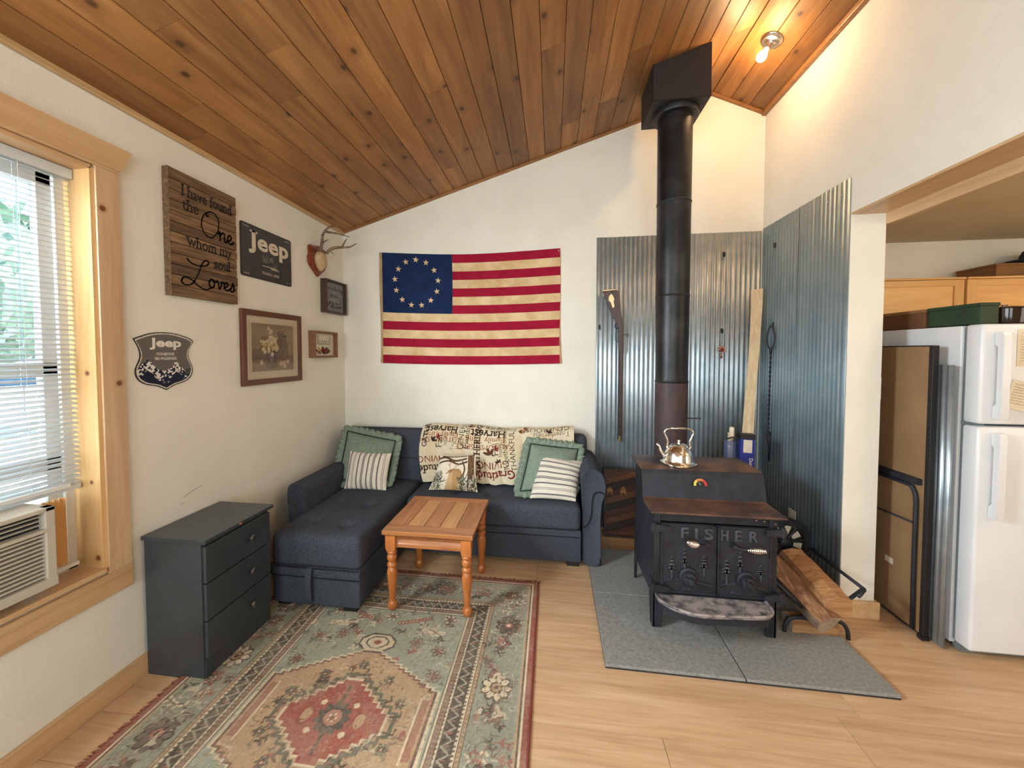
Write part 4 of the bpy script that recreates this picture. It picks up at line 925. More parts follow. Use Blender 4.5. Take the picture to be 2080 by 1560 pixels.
# ================================================================== SIDE TABLE
tb = thing('side_table', 'honey-coloured wooden end table with slatted top and turned legs on the rug', 'table', (1.13,-0.95,0))
TX0, TX1, TY0, TY1, TZ = 0.882, 1.384, -1.212, -0.694, 0.466
rail = 0.085
bm = B(); box(bm,(TX0,TY0,TZ-0.024),(TX1,TY0+rail,TZ),bev=0.003); obj('top_rail', bm, 'table_x', tb)
bm = B(); box(bm,(TX0,TY1-rail*.72,TZ-0.024),(TX1,TY1,TZ),bev=0.003); obj('top_rail', bm, 'table_x', tb)
n = 5; x = TX0; wds = [0.115,0.092,0.092,0.092,0.1105]
for k in range(n):
    bm = B(); x1 = x+wds[k]; box(bm,(x+0.0010,TY0+rail+.001,TZ-0.023),(x1-0.0012,TY1-rail*.72,TZ-0.0005),bev=0.0022); obj('slat', bm, 'table_pale' if k in (1,3) else 'table', tb); x = x1
bm = B(); box(bm,(TX0+0.01,TY0+0.01,TZ-0.030),(TX1-0.01,TY1-0.01,TZ-0.024)); obj('underlay', bm, 'dark_gap', tb)
LX = (TX0+0.041, TX1-0.041); LY = (TY0+0.043, TY1-0.043); LW = 0.028
def leg(x, y, zb):
    bm = B(); box(bm,(x-LW,y-LW,0.358),(x+LW,y+LW,TZ-0.024),bev=0.003)
    box(bm,(x-LW*.93,y-LW*.93,0.343),(x+LW*.93,y+LW*.93,0.36),bev=0.006)
    prof = [(0.012,zb),(0.020,zb+0.006),(0.0265,zb+0.022),(0.027,zb+0.034),(0.022,zb+0.048),(0.0165,zb+0.056),(0.0175,zb+0.07),(0.021,zb+0.12),(0.0275,0.20),(0.0285,0.222),(0.024,0.245),(0.019,0.252),(0.027,0.258),(0.0285,0.266),(0.024,0.274),(0.019,0.279),(0.0205,0.284),(0.0265,0.296),(0.028,0.306),(0.024,0.318),(0.020,0.322),(0.026,0.328),(0.027,0.336),(0.023,0.344),(0.018,0.35)]
    lathe(bm, prof, (x,y,0), (0,0,1), 28); return obj('leg', bm, 'table_z', tb, 0.7)
for x in LX:
    for y in LY: leg(x, y, 0.009 if y < RY1 else 0.0)
for y in LY:
    bm = B(); yy = y-0.010 if y < -0.95 else y-0.004
    P = [(-0.000,TZ-0.0245),(-0.000,TZ-0.040),(0.006,TZ-0.045),(0.008,TZ-0.062),(0.003,TZ-0.078),(-0.002,TZ-0.084),(-0.004,TZ-0.100),(0.014,TZ-0.100),(0.016,TZ-0.0245)]
    prism(bm, P, lambda a,b_,d: Vector((d,yy+a,b_)), LX[0]+LW-.002, LX[1]-LW+.002); obj('apron', bm, 'table_x', tb)
for x in LX:
    bm = B(); xx = x-0.010
    P = [(0,TZ-0.0245),(0,TZ-0.100),(0.016,TZ-0.100),(0.016,TZ-0.0245)]
    prism(bm, P, lambda a,b_,d: Vector((xx+a,d,b_)), LY[0]+LW-.002, LY[1]-LW+.002); obj('apron', bm, 'table', tb)

# ================================================================== CHEST OF DRAWERS
cd_ = thing('chest_of_drawers', 'small charcoal painted chest of three drawers against the left wall', 'chest of drawers', (0.165,-1.525,0))
bm = B(); box(bm,(0.02,-1.722,0.0),(0.302,-1.328,0.604)); obj('carcass', bm, 'chest', cd_)
bm = B(); box(bm,(0.012,-1.730,0.604),(0.330,-1.318,0.622),bev=0.003); obj('top', bm, 'chest', cd_)
zz = [(0.428,0.588),(0.262,0.422),(0.096,0.256)]
for k, (z0, z1) in enumerate(zz):
    bm = B(); box(bm,(0.300,-1.716,z0),(0.318,-1.332,z1),bev=0.0025); dr = obj('drawer', bm, 'chest', cd_)
    bm = B(); c = (0.318,-1.470,(z0+z1)/2+0.004); lathe(bm,[(0.006,0),(0.006,0.010),(0.0165,0.013),(0.0175,0.017),(0.013,0.021),(0.010,0.0205),(0.007,0.023),(0.001,0.0235)],c,(1,0,0),20)
    for q in range(8): a = 2*PI*q/8; cyl(bm,(c[0]+0.018,c[1]+0.0125*math.cos(a),c[2]+0.0125*math.sin(a)),(c[0]+0.0225,c[1]+0.0125*math.cos(a),c[2]+0.0125*math.sin(a)),0.0028,0.0016,6)
    obj('knob', bm, 'knob', dr, 0.6)
bm = B(); box(bm,(0.300,-1.718,0.0),(0.308,-1.330,0.090)); obj('plinth', bm, 'chest', cd_)
bm = B(); box(bm,(0.3285,-1.545,0.611),(0.3312,-1.530,0.618)); obj('paint_chip', bm, flat('bare_chip', S(190,110,90), 0.8), cd_)

# ================================================================== HEARTH TILES
hp = thing('hearth_pad', 'grey slate tile hearth pad on the floor under the wood stove', 'hearth', (2.63,-0.9,0))
HX = (2.034,2.622,3.209); HY = (-1.412,-0.878,-0.345)
bm = B(); box(bm,(HX[0],HY[0]+.002,0.0),(HX[2],HY[2],0.0135)); obj('backer', bm, 'tile_edge', hp)
for i in range(2):
    for j in range(2):
        bm = B(); box(bm,(HX[i]+0.0024*(i>0),HY[j]+0.0024*(j>0),0.008),(HX[i+1]-0.0024*(i<1),HY[j+1]-0.0024*(j<1),0.021),bev=0.0022); obj('tile', bm, 'tile', hp)

# ================================================================== CORRUGATED STEEL
def corr(name, label, fn, length, h0, h1, pitch, amp, seed, jag=0.0, gm='galv'):
    t_ = thing(name, label, 'metal sheet', fn(length/2,0,h0)); R = random.Random(seed); nsh = 2; L = length/nsh
    for s_ in range(nsh):
        bm = B(); n = int(L/pitch*10); prev = None; a0 = s_*L
        for i in range(n+1):
            a = a0+L*i/n+(0.006 if s_ and i==0 else 0); d = 0.0055+s_*0.0012+amp*math.sin(2*PI*a/pitch); zt = h1+(R.uniform(-jag,jag) if i%5==0 else 0)
            col = [bm.verts.new(fn(a,d,z)) for z in (h0,h0+(h1-h0)*.5,zt)]
            if prev:
                for k in range(2): bm.faces.new((prev[k],col[k],col[k+1],prev[k+1]))
            prev = col
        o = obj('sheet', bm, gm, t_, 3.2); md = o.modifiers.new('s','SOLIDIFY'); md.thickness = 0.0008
        for zf in (0.06,0.5,0.97):
            for q in range(4):
                a = a0+L*(q+.5)/4; a = round(a/pitch)*pitch+pitch*0.25; bm = B(); p = fn(a,0.0102+s_*.0012,h0+(h1-h0)*zf); p2 = fn(a,0.0128+s_*.0012,h0+(h1-h0)*zf); cyl(bm,p,p2,0.0045,0.003,8); obj('screw', bm, 'galv', t_)
    return t_
corr('corrugated_steel_panel','galvanized corrugated steel sheeting on the back wall behind the stove pipe',lambda a,d,z: Vector((2.133+a,-d,z)),W-2.133-0.012,0.02,2.322,0.0345,0.0036,1,0.003)
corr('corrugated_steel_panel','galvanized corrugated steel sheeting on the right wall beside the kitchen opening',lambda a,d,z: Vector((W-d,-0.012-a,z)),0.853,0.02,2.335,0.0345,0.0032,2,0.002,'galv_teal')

# ================================================================== WOOD STOVE
sv = thing('wood_stove', 'black cast iron two-door wood stove with stepped rusty top on slate tiles', 'stove', (2.59,-0.9,0.021))
X0, X1 = 2.306, 2.880; YBK, YM, YF = -0.68, -0.985, -1.120; Z0, Z1, Z2 = 0.185, 0.626, 0.776
side = [(YBK,0.155),(YBK,Z2),(-0.925,Z2),(YM,Z1),(YF,Z1),(YF,0.19),(-1.06,0.165)]
for (a, b_) in ((X0,X0+0.012),(X1-0.012,X1)):
    bm = B(); prism(bm, side, FX, a, b_); obj('side_plate', bm, 'iron', sv)
bm = B(); box(bm,(X0+0.012,YBK,0.165),(X1-0.012,YBK+0.012,Z2)); obj('back_plate', bm, 'iron', sv)
bm = B(); box(bm,(X0+0.012,YBK,0.165),(X1-0.012,YF+0.02,0.180)); obj('bottom_plate', bm, 'iron', sv)
# stepped top: one bent plate
def plate(P, x0, x1, t_):
    bm = B(); up_ = []
    for i, (y, z) in enumerate(P):
        a = Vector(P[max(i-1,0)]); c = Vector(P[min(i+1,len(P)-1)]); d = (c-a).normalized(); up_.append((y-(-d.y)*-t_*0+(d.y*t_ if False else 0), z))
    T_ = []
    for i, (y, z) in enumerate(P):
        a = Vector(P[max(i-1,0)]); c = Vector(P[min(i+1,len(P)-1)]); d = (c-a).normalized(); nrm = Vector((d.y,-d.x)); nrm = nrm if nrm.y > 0 else -nrm; T_.append((y+nrm.x*t_, z+nrm.y*t_))
    prism(bm, P+list(reversed(T_)), FX, x0, x1); return bm
bm = plate([(-0.665,Z2),(-0.925,Z2),(-0.938,Z2-0.006),(-0.945,Z2-0.02),(-0.978,Z1+0.012),(-0.990,Z1+0.002),(-1.002,Z1),(-1.176,Z1)], X0-0.026, X1+0.020, 0.010)
es = [e for e in bm.edges if abs(e.verts[0].co.x-e.verts[1].co.x) < 1e-6]
obj('top_plate', bm, 'iron_top', sv, 0.5)
bm = plate([(-0.9355,Z2-0.002),(-0.9455,Z2-0.018),(-0.9785,Z1+0.0135)], X0-0.026, X1+0.020, 0.0125); obj('riser_face', bm, 'iron', sv)
# front frame posts and lintel
DX0, DX1, DM, DZ0, DZ1 = X0+0.030, X1-0.034, 2.600, 0.216, 0.566
for (a, b_) in ((X0,X0+0.030),(X1-0.036,X1)):
    bm = B(); box(bm,(a,YF-0.012,0.185),(b_,YF+0.004,Z1-0.001),bev=0.002); obj('front_post', bm, 'iron', sv)
bm = B(); box(bm,(X0+0.03,YF-0.004,DZ1+0.004),(X1-0.034,YF+0.010,Z1-0.001)); obj('front_plate', bm, 'iron', sv); bm = B(); box(bm,(X0+0.03,YF-0.004,0.185),(X1-0.034,YF+0.010,DZ0)); obj('front_plate', bm, 'iron', sv)
for x, z in ((2.785,0.598),(2.822,0.596),(2.868,0.588)):
    bm = B(); cyl(bm,(x,YF-0.012 if x > 2.84 else YF-0.004,z),(x,YF-0.017 if x>2.84 else YF-0.009,z),0.0055,0.004,10); obj('bolt', bm, 'nickel', sv)
# legs: flat plates tapering to the floor
for x0_, sx in ((X0,1),(X1,-1)):
    bm = B(); a = x0_; P = [(a,0.30),(a+sx*0.046,0.30),(a+sx*0.048,0.185),(a+sx*0.052,0.12),(a+sx*0.044,0.06),(a+sx*0.040,0.021),(a,0.021)]; prism(bm, P, FY, YF-0.013, YF-0.004)
    P = [(YF-0.013,0.25),(YF-0.013,0.021),(YF+0.034,0.021),(YF+0.04,0.06),(YF+0.06,0.15),(YF+0.06,0.25)]; prism(bm, P, FX, a-sx*0.004, a+sx*0.006); obj('leg', bm, 'iron', sv)
    bm = B(); P = [(YBK,0.40),(YBK,0.021),(YBK-0.016,0.021),(YBK-0.036,0.07),(YBK-0.04,0.12),(YBK-0.03,0.20),(YBK-0.045,0.40)]; prism(bm, P, FX, a-sx*0.003, a+sx*0.008); obj('leg', bm, 'iron', sv)
# doors with raised rim, lettering, pine trees and hill line
YD = YF-0.024
def tree(x, z, h, wd):
    T = stroke_tris([(x,z),(x,z+h*0.55)], 0.007, False)
    for k in range(4):
        zz_ = z+h*(0.42+0.15*k); ww = wd*(1-k*0.24); T += [[(x-ww/2,zz_),(x+ww/2,zz_),(x,zz_+h*0.20)]]; T += stroke_tris([(x-ww/2,zz_),(x-ww*.2,zz_+0.004),(x+ww*.2,zz_+0.004),(x+ww/2,zz_)],0.004,False)
    return T
for k, (a, b_) in enumerate(((DX0,DM-0.0025),(DM+0.0025,DX1))):
    bm = B(); box(bm,(a,YD,DZ0),(b_,YF-0.004,DZ1),bev=0.003); dr = obj('door', bm, 'iron', sv)
    bm = B(); t_ = 0.010
    for p, q in (((a,DZ0),(a+t_,DZ1)),((b_-t_*.6,DZ0),(b_,DZ1)),((a,DZ1-0.008),(b_,DZ1)),((a,DZ0),(b_,DZ0+0.008))): box(bm,(p[0],YD-0.005,p[1]),(q[0],YD+0.002,q[1]),bev=0.002)
    obj('rim', bm, 'iron', dr)
    FL = lambda x,y,d: Vector((x,-d,y))
    lt = text_tris('FIS' if k == 0 else 'HER', 0.02, 1.0, False, 1.9)
    lx = (2.432,2.580) if k == 0 else (2.616,2.780)
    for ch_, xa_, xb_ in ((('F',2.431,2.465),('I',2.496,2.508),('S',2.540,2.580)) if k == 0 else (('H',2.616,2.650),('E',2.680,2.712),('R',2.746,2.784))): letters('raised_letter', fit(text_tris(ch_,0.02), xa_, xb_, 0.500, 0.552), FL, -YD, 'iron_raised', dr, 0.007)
    lt = text_tris('PATENT' if k == 0 else 'PEND', 0.01, 1.0, False, 1.3); lx = (2.440,2.500) if k == 0 else (2.668,2.715)
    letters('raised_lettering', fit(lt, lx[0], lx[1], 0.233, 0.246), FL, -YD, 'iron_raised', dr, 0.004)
    T = []
    for tx, tz, th_, tw in (((2.388,0.283,0.118,0.052),(2.448,0.315,0.132,0.030),(2.540,0.312,0.098,0.052)) if k == 0 else ((2.646,0.283,0.118,0.054),(2.706,0.315,0.132,0.032),(2.800,0.306,0.075,0.044))): T = T
    TR_ = [tree(*q_) for q_ in (((2.388,0.283,0.118,0.052),(2.448,0.315,0.132,0.030),(2.540,0.312,0.098,0.052)) if k == 0 else ((2.646,0.283,0.118,0.054),(2.706,0.315,0.132,0.032),(2.800,0.306,0.075,0.044)))]
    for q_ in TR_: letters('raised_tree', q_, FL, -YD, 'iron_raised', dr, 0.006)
    T += stroke_tris([(a+0.012,0.262),(a+0.04,0.276),(a+0.10,0.286),(a+0.17,0.278),(b_-0.012,0.262)],0.006)
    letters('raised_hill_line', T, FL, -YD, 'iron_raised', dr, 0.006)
    # draft knob: stepped round boss with a winged turn cap
    c = (2.466 if k == 0 else 2.733, YD, 0.306); bm = B(); lathe(bm,[(0.044,0),(0.046,0.006),(0.044,0.014),(0.038,0.018),(0.034,0.018),(0.033,0.034),(0.029,0.042),(0.018,0.046),(0.016,0.060),(0.012,0.066),(0.001,0.067)],c,(0,-1,0),28)
    box(bm,(c[0]-0.030,YD-0.062,c[2]-0.005),(c[0]+0.030,YD-0.040,c[2]+0.005),Matrix.Translation(Vector(c))@Matrix.Rotation(0.7+0.2*k,4,'Y')@Matrix.Translation(-Vector(c)),bev=0.002)
    obj('draft_knob', bm, 'iron', dr, 0.6)
    # latch with spring coil handle
    px = 2.548 if k == 0 else 2.672; pz = 0.478
    bm = B(); cyl(bm,(px,YD,pz),(px,YD-0.026,pz),0.014,0.011,14)
    if k == 0: A0_, A1_ = Vector((px,YD-0.02,pz)), Vector((px-0.052,YD-0.050,pz+0.010)); D = Vector((-0.056,-0.034,0.024))
    else: A0_, A1_ = Vector((px,YD-0.02,pz)), Vector((px+0.050,YD-0.036,pz-0.006)); D = Vector((0.078,-0.012,0.006))
    tube(bm,[A0_,(A0_+A1_)/2+Vector((0,0,-0.004)),A1_],0.0055,8); obj('latch', bm, 'iron', dr, 0.8)
    bm = B(); d = D.normalized(); xa, ya = frame_of(d); P = []; Rr = []
    for q in range(10*10+1):
        s = q/100; an = q*2*PI/10; rr = 0.0045+0.0115*math.sin(min(s*1.12,1)*PI*0.86); P.append(A1_+D*s+xa*(rr*math.cos(an))+ya*(rr*math.sin(an)))
    tube(bm, P, 0.0033, 6); cyl(bm, A1_-d*0.008, A1_+D*0.96, 0.003, 0.003, 8); obj('spring_handle', bm, 'chrome', dr, 3.2)
# strap hinges
for (x, z, s, drop) in ((X0+0.004,0.548,-1,0),(X0+0.004,0.240,-1,0),(X1+0.0,0.556,1,1),(X1+0.0,0.236,1,1)):
    bm = B(); L = 0.075
    P = [(x-s*0.02-s*0.045,-0.016),(x-s*0.02-s*0.045,0.010),(x-s*0.02,0.016),(x+s*0.022,0.016),(x+s*0.028,0.0),(x+s*0.022,-0.016),(x-s*0.02,-0.018)]
    prism(bm, [(p[0],z+p[1]) for p in P], FY, YD-0.020, YD-0.001); cyl(bm,(x+s*0.012,YD-0.012,z-0.024),(x+s*0.012,YD-0.012,z+0.024),0.010,None,14); obj('hinge', bm, 'iron', sv, 0.6)
# ash shelf with rim
out = catmull([(2.318,-1.134),(2.316,-1.165),(2.328,-1.200),(2.380,-1.250),(2.47,-1.282),(2.62,-1.274),(2.74,-1.262),(2.795,-1.246),(2.825,-1.210),(2.832,-1.170),(2.832,-1.134)],5)
bm = B(); prism(bm, out, FZ, 0.186, 0.198); obj('ash_shelf', bm, 'ash', sv, 0.6)
bm = B(); tube(bm,[(x,y,0.200) for x,y in out],0.007,8); 
obj('shelf_rim', bm, 'ash', sv, 3.2)
bm = B(); prism(bm, [(x,y) for x,y in catmull([(p[0]*1.0+(2.58-p[0])*.02,p[1]+0.006) for p in out[::5]],5)], FZ, 0.150, 0.187); obj('shelf_skirt', bm, 'iron', sv, 0.6)
# dial thermometer stuck to the riser
tc = Vector((2.578,-0.9665,0.713)); nrm = Vector((0,-0.975,0.22)).normalized(); upv = Vector((0,0.22,0.975)).normalized()
FT = lambda x,y,d: tc+Vector((1,0,0))*x+upv*y+nrm*d
bm = B(); P = [(0.040*math.cos(a),0.036*math.sin(a)) for a in [(-0.35+i*(PI+0.7)/24) for i in range(25)]]; prism(bm, P, FT, 0.006, 0.012); th_ = obj('dial_thermometer', bm, 'plastic_black', sv)
def arcp(a0, a1, r0, r1, n=10): return [(r1*math.cos(a0+(a1-a0)*i/n),r1*.92*math.sin(a0+(a1-a0)*i/n)) for i in range(n+1)]+[(r0*math.cos(a1+(a0-a1)*i/n),r0*.92*math.sin(a1+(a0-a1)*i/n)) for i in range(n+1)]
for (a0,a1,c) in ((2.25,3.4,S(214,190,70)),(1.1,2.25,S(196,110,60)),(-0.25,1.1,S(180,40,34))):
    bm = B(); q = arcp(a0,a1,0.021,0.034); bm.faces.new([bm.verts.new(FT(x,y,0.0125)) for x,y in q]); obj('dial_band', bm, flat('dial_colour',c,0.5), th_)
bm = B(); bm.faces.new([bm.verts.new(FT(x,y,0.0128)) for x,y in ((-0.002,-0.003),(0.002,0.0),(-0.012,0.020))]); obj('needle', bm, 'nickel', th_)
# flue: rear collar, then the pipe
bm = B(); cyl(bm,(2.572,YBK+0.01,0.62),(2.572,-0.46,0.62),0.085,None,28); obj('flue_collar', bm, 'iron', sv, 0.8)
pc_ = thing('stove_pipe', 'tall black stove pipe rising from the wood stove to the ceiling box', 'stove pipe', (2.572,-0.46,0.52))
def seg(z0, z1, r0, r1, mat='pipe'):
    bm = B(); lathe(bm,[(r0,z0),(r0,z0+0.01),(r1,z1-0.01),(r1,z1)],(2.572,-0.46,0),(0,0,1),40); return obj('pipe_section', bm, mat, pc_, 0.8)
seg(0.52,1.232,0.1015,0.1015,'pipe_rust'); seg(1.23,1.79,0.1005,0.1025); seg(1.785,2.39,0.1015,0.1035); seg(2.385,3.02,0.1035,0.1055)
for z, r in ((1.232,0.1032),(1.79,0.1040),(2.39,0.1055)):
    bm = B(); lathe(bm,[(r,z-0.006),(r+0.0018,z),(r,z+0.006)],(2.572,-0.46,0),(0,0,1),40); obj('crimped_joint', bm, 'pipe' if z < 2 else 'iron', pc_, 3.2)
bm = B(); lathe(bm,[(0.104,2.925),(0.136,2.93),(0.140,2.938),(0.140,2.963),(0.104,2.966)],(2.572,-0.46,0),(0,0,1),44); obj('collar', bm, 'pipe', pc_, 0.6)
bm = B(); tube(bm,[(2.670,-0.47,0.99),(2.725,-0.475,0.992)],0.004,8); tube(bm,[(2.725+0.014+0.014*math.cos(a),-0.475,0.992+0.007*math.sin(a)) for a in [i*PI/8 for i in range(16)]],0.0016,6,True); tube(bm,[(2.725+0.014+0.014*math.cos(a),-0.475+0.006*math.sin(a),0.992) for a in [i*PI/8 for i in range(16)]],0.0016,6,True); obj('damper_handle', bm, 'pipe_rust', pc_, 3.2)
# ceiling support box
sb = thing('chimney_support_box', 'square black sheet metal chimney support box on the sloped ceiling', 'chimney box', (2.565,-0.455,2.965))
bx0, bx1, by0, by1, bz = 2.396, 2.732, -0.615, -0.300, 2.966
for (P, nm) in (([(bx0,bz),(bx1,bz),(bx1,HL+SL*bx1-0.001),(bx0,HL+SL*bx0-0.001)],'front'),):
    for yy in (by0, by1-0.002):
        bm = B(); prism(bm, P, FY, yy, yy+0.002); obj('side_panel', bm, 'box_black', sb)
for xx in (bx0, bx1-0.002):
    bm = B(); box(bm,(xx,by0,bz),(xx+0.002,by1,HL+SL*xx-0.001)); obj('side_panel', bm, 'box_black', sb)
bm = B(); box(bm,(bx0,by0,bz-0.001),(bx1,by1,bz+0.002)); obj('bottom_panel', bm, 'box_black', sb)

# ================================================================== KETTLE
kt = thing('tea_kettle', 'shiny chrome tea kettle with looped handle on top of the stove', 'kettle', (2.508,-0.838,0.786))
kx, ky, kz = 2.508, -0.838, 0.787
bm = B(); lathe(bm,[(0.090,0),(0.096,0.003),(0.0965,0.009),(0.086,0.014),(0.080,0.026),(0.077,0.050),(0.070,0.072),(0.056,0.092),(0.044,0.104),(0.041,0.106)],(kx,ky,kz),(0,0,1),48); obj('body', bm, 'chrome', kt, 0.9)
bm = B(); lathe(bm,[(0.043,0.1055),(0.044,0.109),(0.036,0.114),(0.020,0.118),(0.006,0.120),(0.006,0.123),(0.0105,0.129),(0.009,0.136),(0.001,0.139)],(kx,ky,kz),(0,0,1),32); obj('lid', bm, 'chrome', kt, 0.9)
bm = B(); tube(bm,[(kx-0.060,ky,kz+0.040),(kx-0.085,ky,kz+0.050),(kx-0.100,ky,kz+0.075),(kx-0.106,ky,kz+0.098),(kx-0.120,ky,kz+0.112)],[0.019,0.014,0.009,0.0075,0.008],14); obj('spout', bm, 'chrome', kt, 3.2)
P = catmull([(0.062,0.098),(0.060,0.128),(0.072,0.158),(0.078,0.178),(0.066,0.196),(0.035,0.202)],6); P3 = [Vector((kx+x,ky,kz+z)) for x,z in P]+[Vector((kx-x,ky,kz+z)) for x,z in reversed(P)]
bm = B(); tube(bm,P3,0.0052,10); 
for s in (1,-1): cyl(bm,(kx+s*0.062,ky,kz+0.080),(kx+s*0.062,ky,kz+0.106),0.008,0.006,10)
obj('handle', bm, 'chrome', kt, 3.2)
bm = B(); tube(bm,[Vector((kx-0.045,ky,kz+0.2015)),Vector((kx,ky,kz+0.2025)),Vector((kx+0.045,ky,kz+0.2015))],0.0075,10); obj('grip', bm, 'nickel', kt, 3.2)

# ================================================================== CEILING LIGHT
lx, ly = 3.088, -0.560; lz = HR+SR*(lx-XR); ax = Vector((-SR*-1*-1,0,-1)); ax = Vector((SR,0,-1)).normalized()
lf = thing('ceiling_light', 'round bronze ceiling light holder with one bare lit bulb above the stove', 'ceiling light', (lx,ly,lz))
bm = B(); lathe(bm,[(0.060,0.0),(0.061,0.004),(0.056,0.011),(0.050,0.013),(0.048,0.016),(0.030,0.019),(0.024,0.024),(0.021,0.030),(0.001,0.031)],(lx,ly,lz),ax,40); obj('canopy', bm, 'nickel', lf, 0.7)
sk0 = Vector((lx,ly,lz))+ax*0.028; bd = (ax*0.8+Vector((-0.35,-0.0,-0.35))).normalized()
bm = B(); cyl(bm, sk0, sk0+bd*0.028, 0.0155, 0.0145, 16); obj('socket', bm, 'nickel', lf, 0.7)
bc = sk0+bd*0.028; bm = B(); lathe(bm,[(0.012,0),(0.0135,0.012),(0.022,0.030),(0.0275,0.045),(0.0275,0.056),(0.021,0.070),(0.010,0.077),(0.001,0.0785)],bc,bd,24); obj('bulb', bm, 'bulb', lf, 3.2)
pl = lamp('bulb_light','POINT', bc+bd*0.10, 11, (1.0,0.63,0.31)); pl.data.shadow_soft_size = 0.03
# second bulb of the same row, over the viewer
b2 = lamp('bulb_light_two','POINT', (3.02,-3.0,3.12), 8, (1.0,0.74,0.46)); b2.data.shadow_soft_size = 0.06
kl = lamp('kitchen_bulb','POINT', (4.6,-2.0,2.0), 17, (1.0,0.68,0.38)); kl.data.shadow_soft_size = 0.05

# ================================================================== WALL DECOR, LEFT WALL
# plank sign
sg = thing('plank_wall_sign', 'large brown plank wall sign with black love quote lettering beside the window', 'sign', (0.02,-1.40,1.69))
sy0, sy1, sz0, sz1, sd = -1.575, -1.19, 1.695, 2.288, 0.036
bm = B(); box(bm,(0.001,sy0+0.002,sz0+0.002),(sd-0.010,sy0+0.014,sz1-0.002)); box(bm,(0.001,sy1-0.014,sz0+0.002),(sd-0.010,sy1-0.002,sz1-0.002)); box(bm,(0.001,sy0+0.002,sz0+0.002),(sd-0.010,sy1-0.002,sz0+0.014)); box(bm,(0.001,sy0+0.002,sz1-0.014),(sd-0.010,sy1-0.002,sz1-0.002)); obj('back_frame', bm, 'sign_plank', sg)
R = random.Random(4); n = 12; h = (sz1-sz0)/n
for k in range(n):
    bm = B(); dx = R.uniform(-.0012,.0012); box(bm,(sd-0.010,sy0+R.uniform(0,.0015),sz0+k*h+0.0014),(sd+dx,sy1+R.uniform(-.0015,.0025),sz0+(k+1)*h-0.0014),bev=0.0016); obj('plank', bm, 'sign_plank', sg)
bm = B(); box(bm,(0.002,sy0-0.0015,sz0),(sd+0.001,sy0+0.0005,sz1)); obj('edge_strip', bm, 'sign_plank', sg)
dl = sd+0.0019
T = fit(text_tris('I have found',0.012,0.8,True), sy0+0.058, sy1-0.030, 2.178, 2.232); T += fit(text_tris('the',0.016,0.8,True), sy0+0.062, sy0+0.150, 2.112, 2.165)
T += fit(text_tris('whom my',0.014,0.8,True), sy0+0.082, sy1-0.036, 1.945, 1.998); T += fit(text_tris('soul',0.016,0.8,True), sy0+0.232, sy1-0.046, 1.868, 1.920)
O = catmull([(0.40,0.86),(0.30,0.80),(0.33,0.95),(0.55,1.04),(0.80,0.95),(0.90,0.66),(0.80,0.28),(0.52,0.0),(0.22,0.05),(0.04,0.32),(0.08,0.66),(0.26,0.92)],6)
T += [[(sy0+0.160+x*0.120, 2.020+y*0.128) for x,y in q] for q in stroke_tris(O,0.055,False)]
T += xf(script_tris('ne',0.085), sy0+0.262, 2.020, 0.100, 0.0)
Lp = catmull([(0.02,0.98),(0.12,0.86),(0.30,0.80),(0.55,0.86),(0.66,1.0),(0.58,1.08),(0.46,0.92),(0.34,0.5),(0.16,0.08),(-0.04,-0.02),(-0.14,0.10),(-0.06,0.26),(0.14,0.22),(0.34,0.02),(0.56,-0.06),(0.72,0.04)],6)
T += [[(sy0+0.075+x*0.190, 1.755+y*0.130) for x,y in q] for q in stroke_tris(Lp,0.045,False)]
T += xf(script_tris('oves',0.085), sy0+0.196, 1.762, 0.094, 0.0, 1.0)
letters('lettering', T, FX, dl, 'ink', sg)
# dark tin sign
ts = thing('tin_sign', 'dark rectangular embossed tin sign with cream slab lettering above the floral picture', 'sign', (0.006,-0.91,1.87))
ty0, ty1, tz0, tz1 = -1.128, -0.690, 1.877, 2.190
def rrect(x0,x1,y0,y1,r,n=4):
    P = []
    for cx__,cy__,a in ((x1-r,y1-r,0),(x0+r,y1-r,PI/2),(x0+r,y0+r,PI),(x1-r,y0+r,1.5*PI)):
        for k in range(n+1): P.append((cx__+r*math.cos(a+PI/2*k/n), cy__+r*math.sin(a+PI/2*k/n)))
    return P
bm = B(); prism(bm, rrect(ty0,ty1,tz0,tz1,0.012), FX, 0.002, 0.006); obj('tin_plate', bm, 'tin_dark', ts)
bm = B(); tube(bm,[Vector((0.0055,y,z)) for y,z in rrect(ty0+.002,ty1-.002,tz0+.002,tz1-.002,0.012)],0.0026,6,True); obj('rolled_edge', bm, 'tin_edge', ts, 3.2)
wt = ty1-ty0
T = fit(text_tris('Jeep',0.03,1.0,True,1.06), ty0+0.060, ty1-0.030, 2.058, 2.158)
letters('lettering', T, FX, 0.0062, 'off', ts, 0.0015)
T = fit(script_tris('Willys',0.075), ty0+0.165, ty0+0.312, 1.985); letters('lettering', T+stroke_tris([(ty0+0.17,1.966),(ty0+0.31,1.966),(ty0+0.24,1.958),(ty0+0.32,1.956)],0.004,False), FX, 0.0066, 'off', ts)
T = fit(text_tris('TOLEDO, OHIO',0.01,1.0,True,1.15), ty0+0.165, ty1-0.120, 1.914, 1.930)
for (yy, z) in ((ty0+0.018,tz1-0.022),(ty0+0.018,tz0+0.014),(ty1-0.065,tz1-0.022)): T += fit(text_tris('TRADE MARK',0.0,1.0), yy, yy+0.048, z, z+0.008)
for yy in (ty1-0.045,ty1-0.020): T += stroke_tris([(yy,tz0+0.02),(yy+0.008,tz0+0.016)],0.004,False)
letters('lettering', T, FX, 0.0064, 'off', ts)
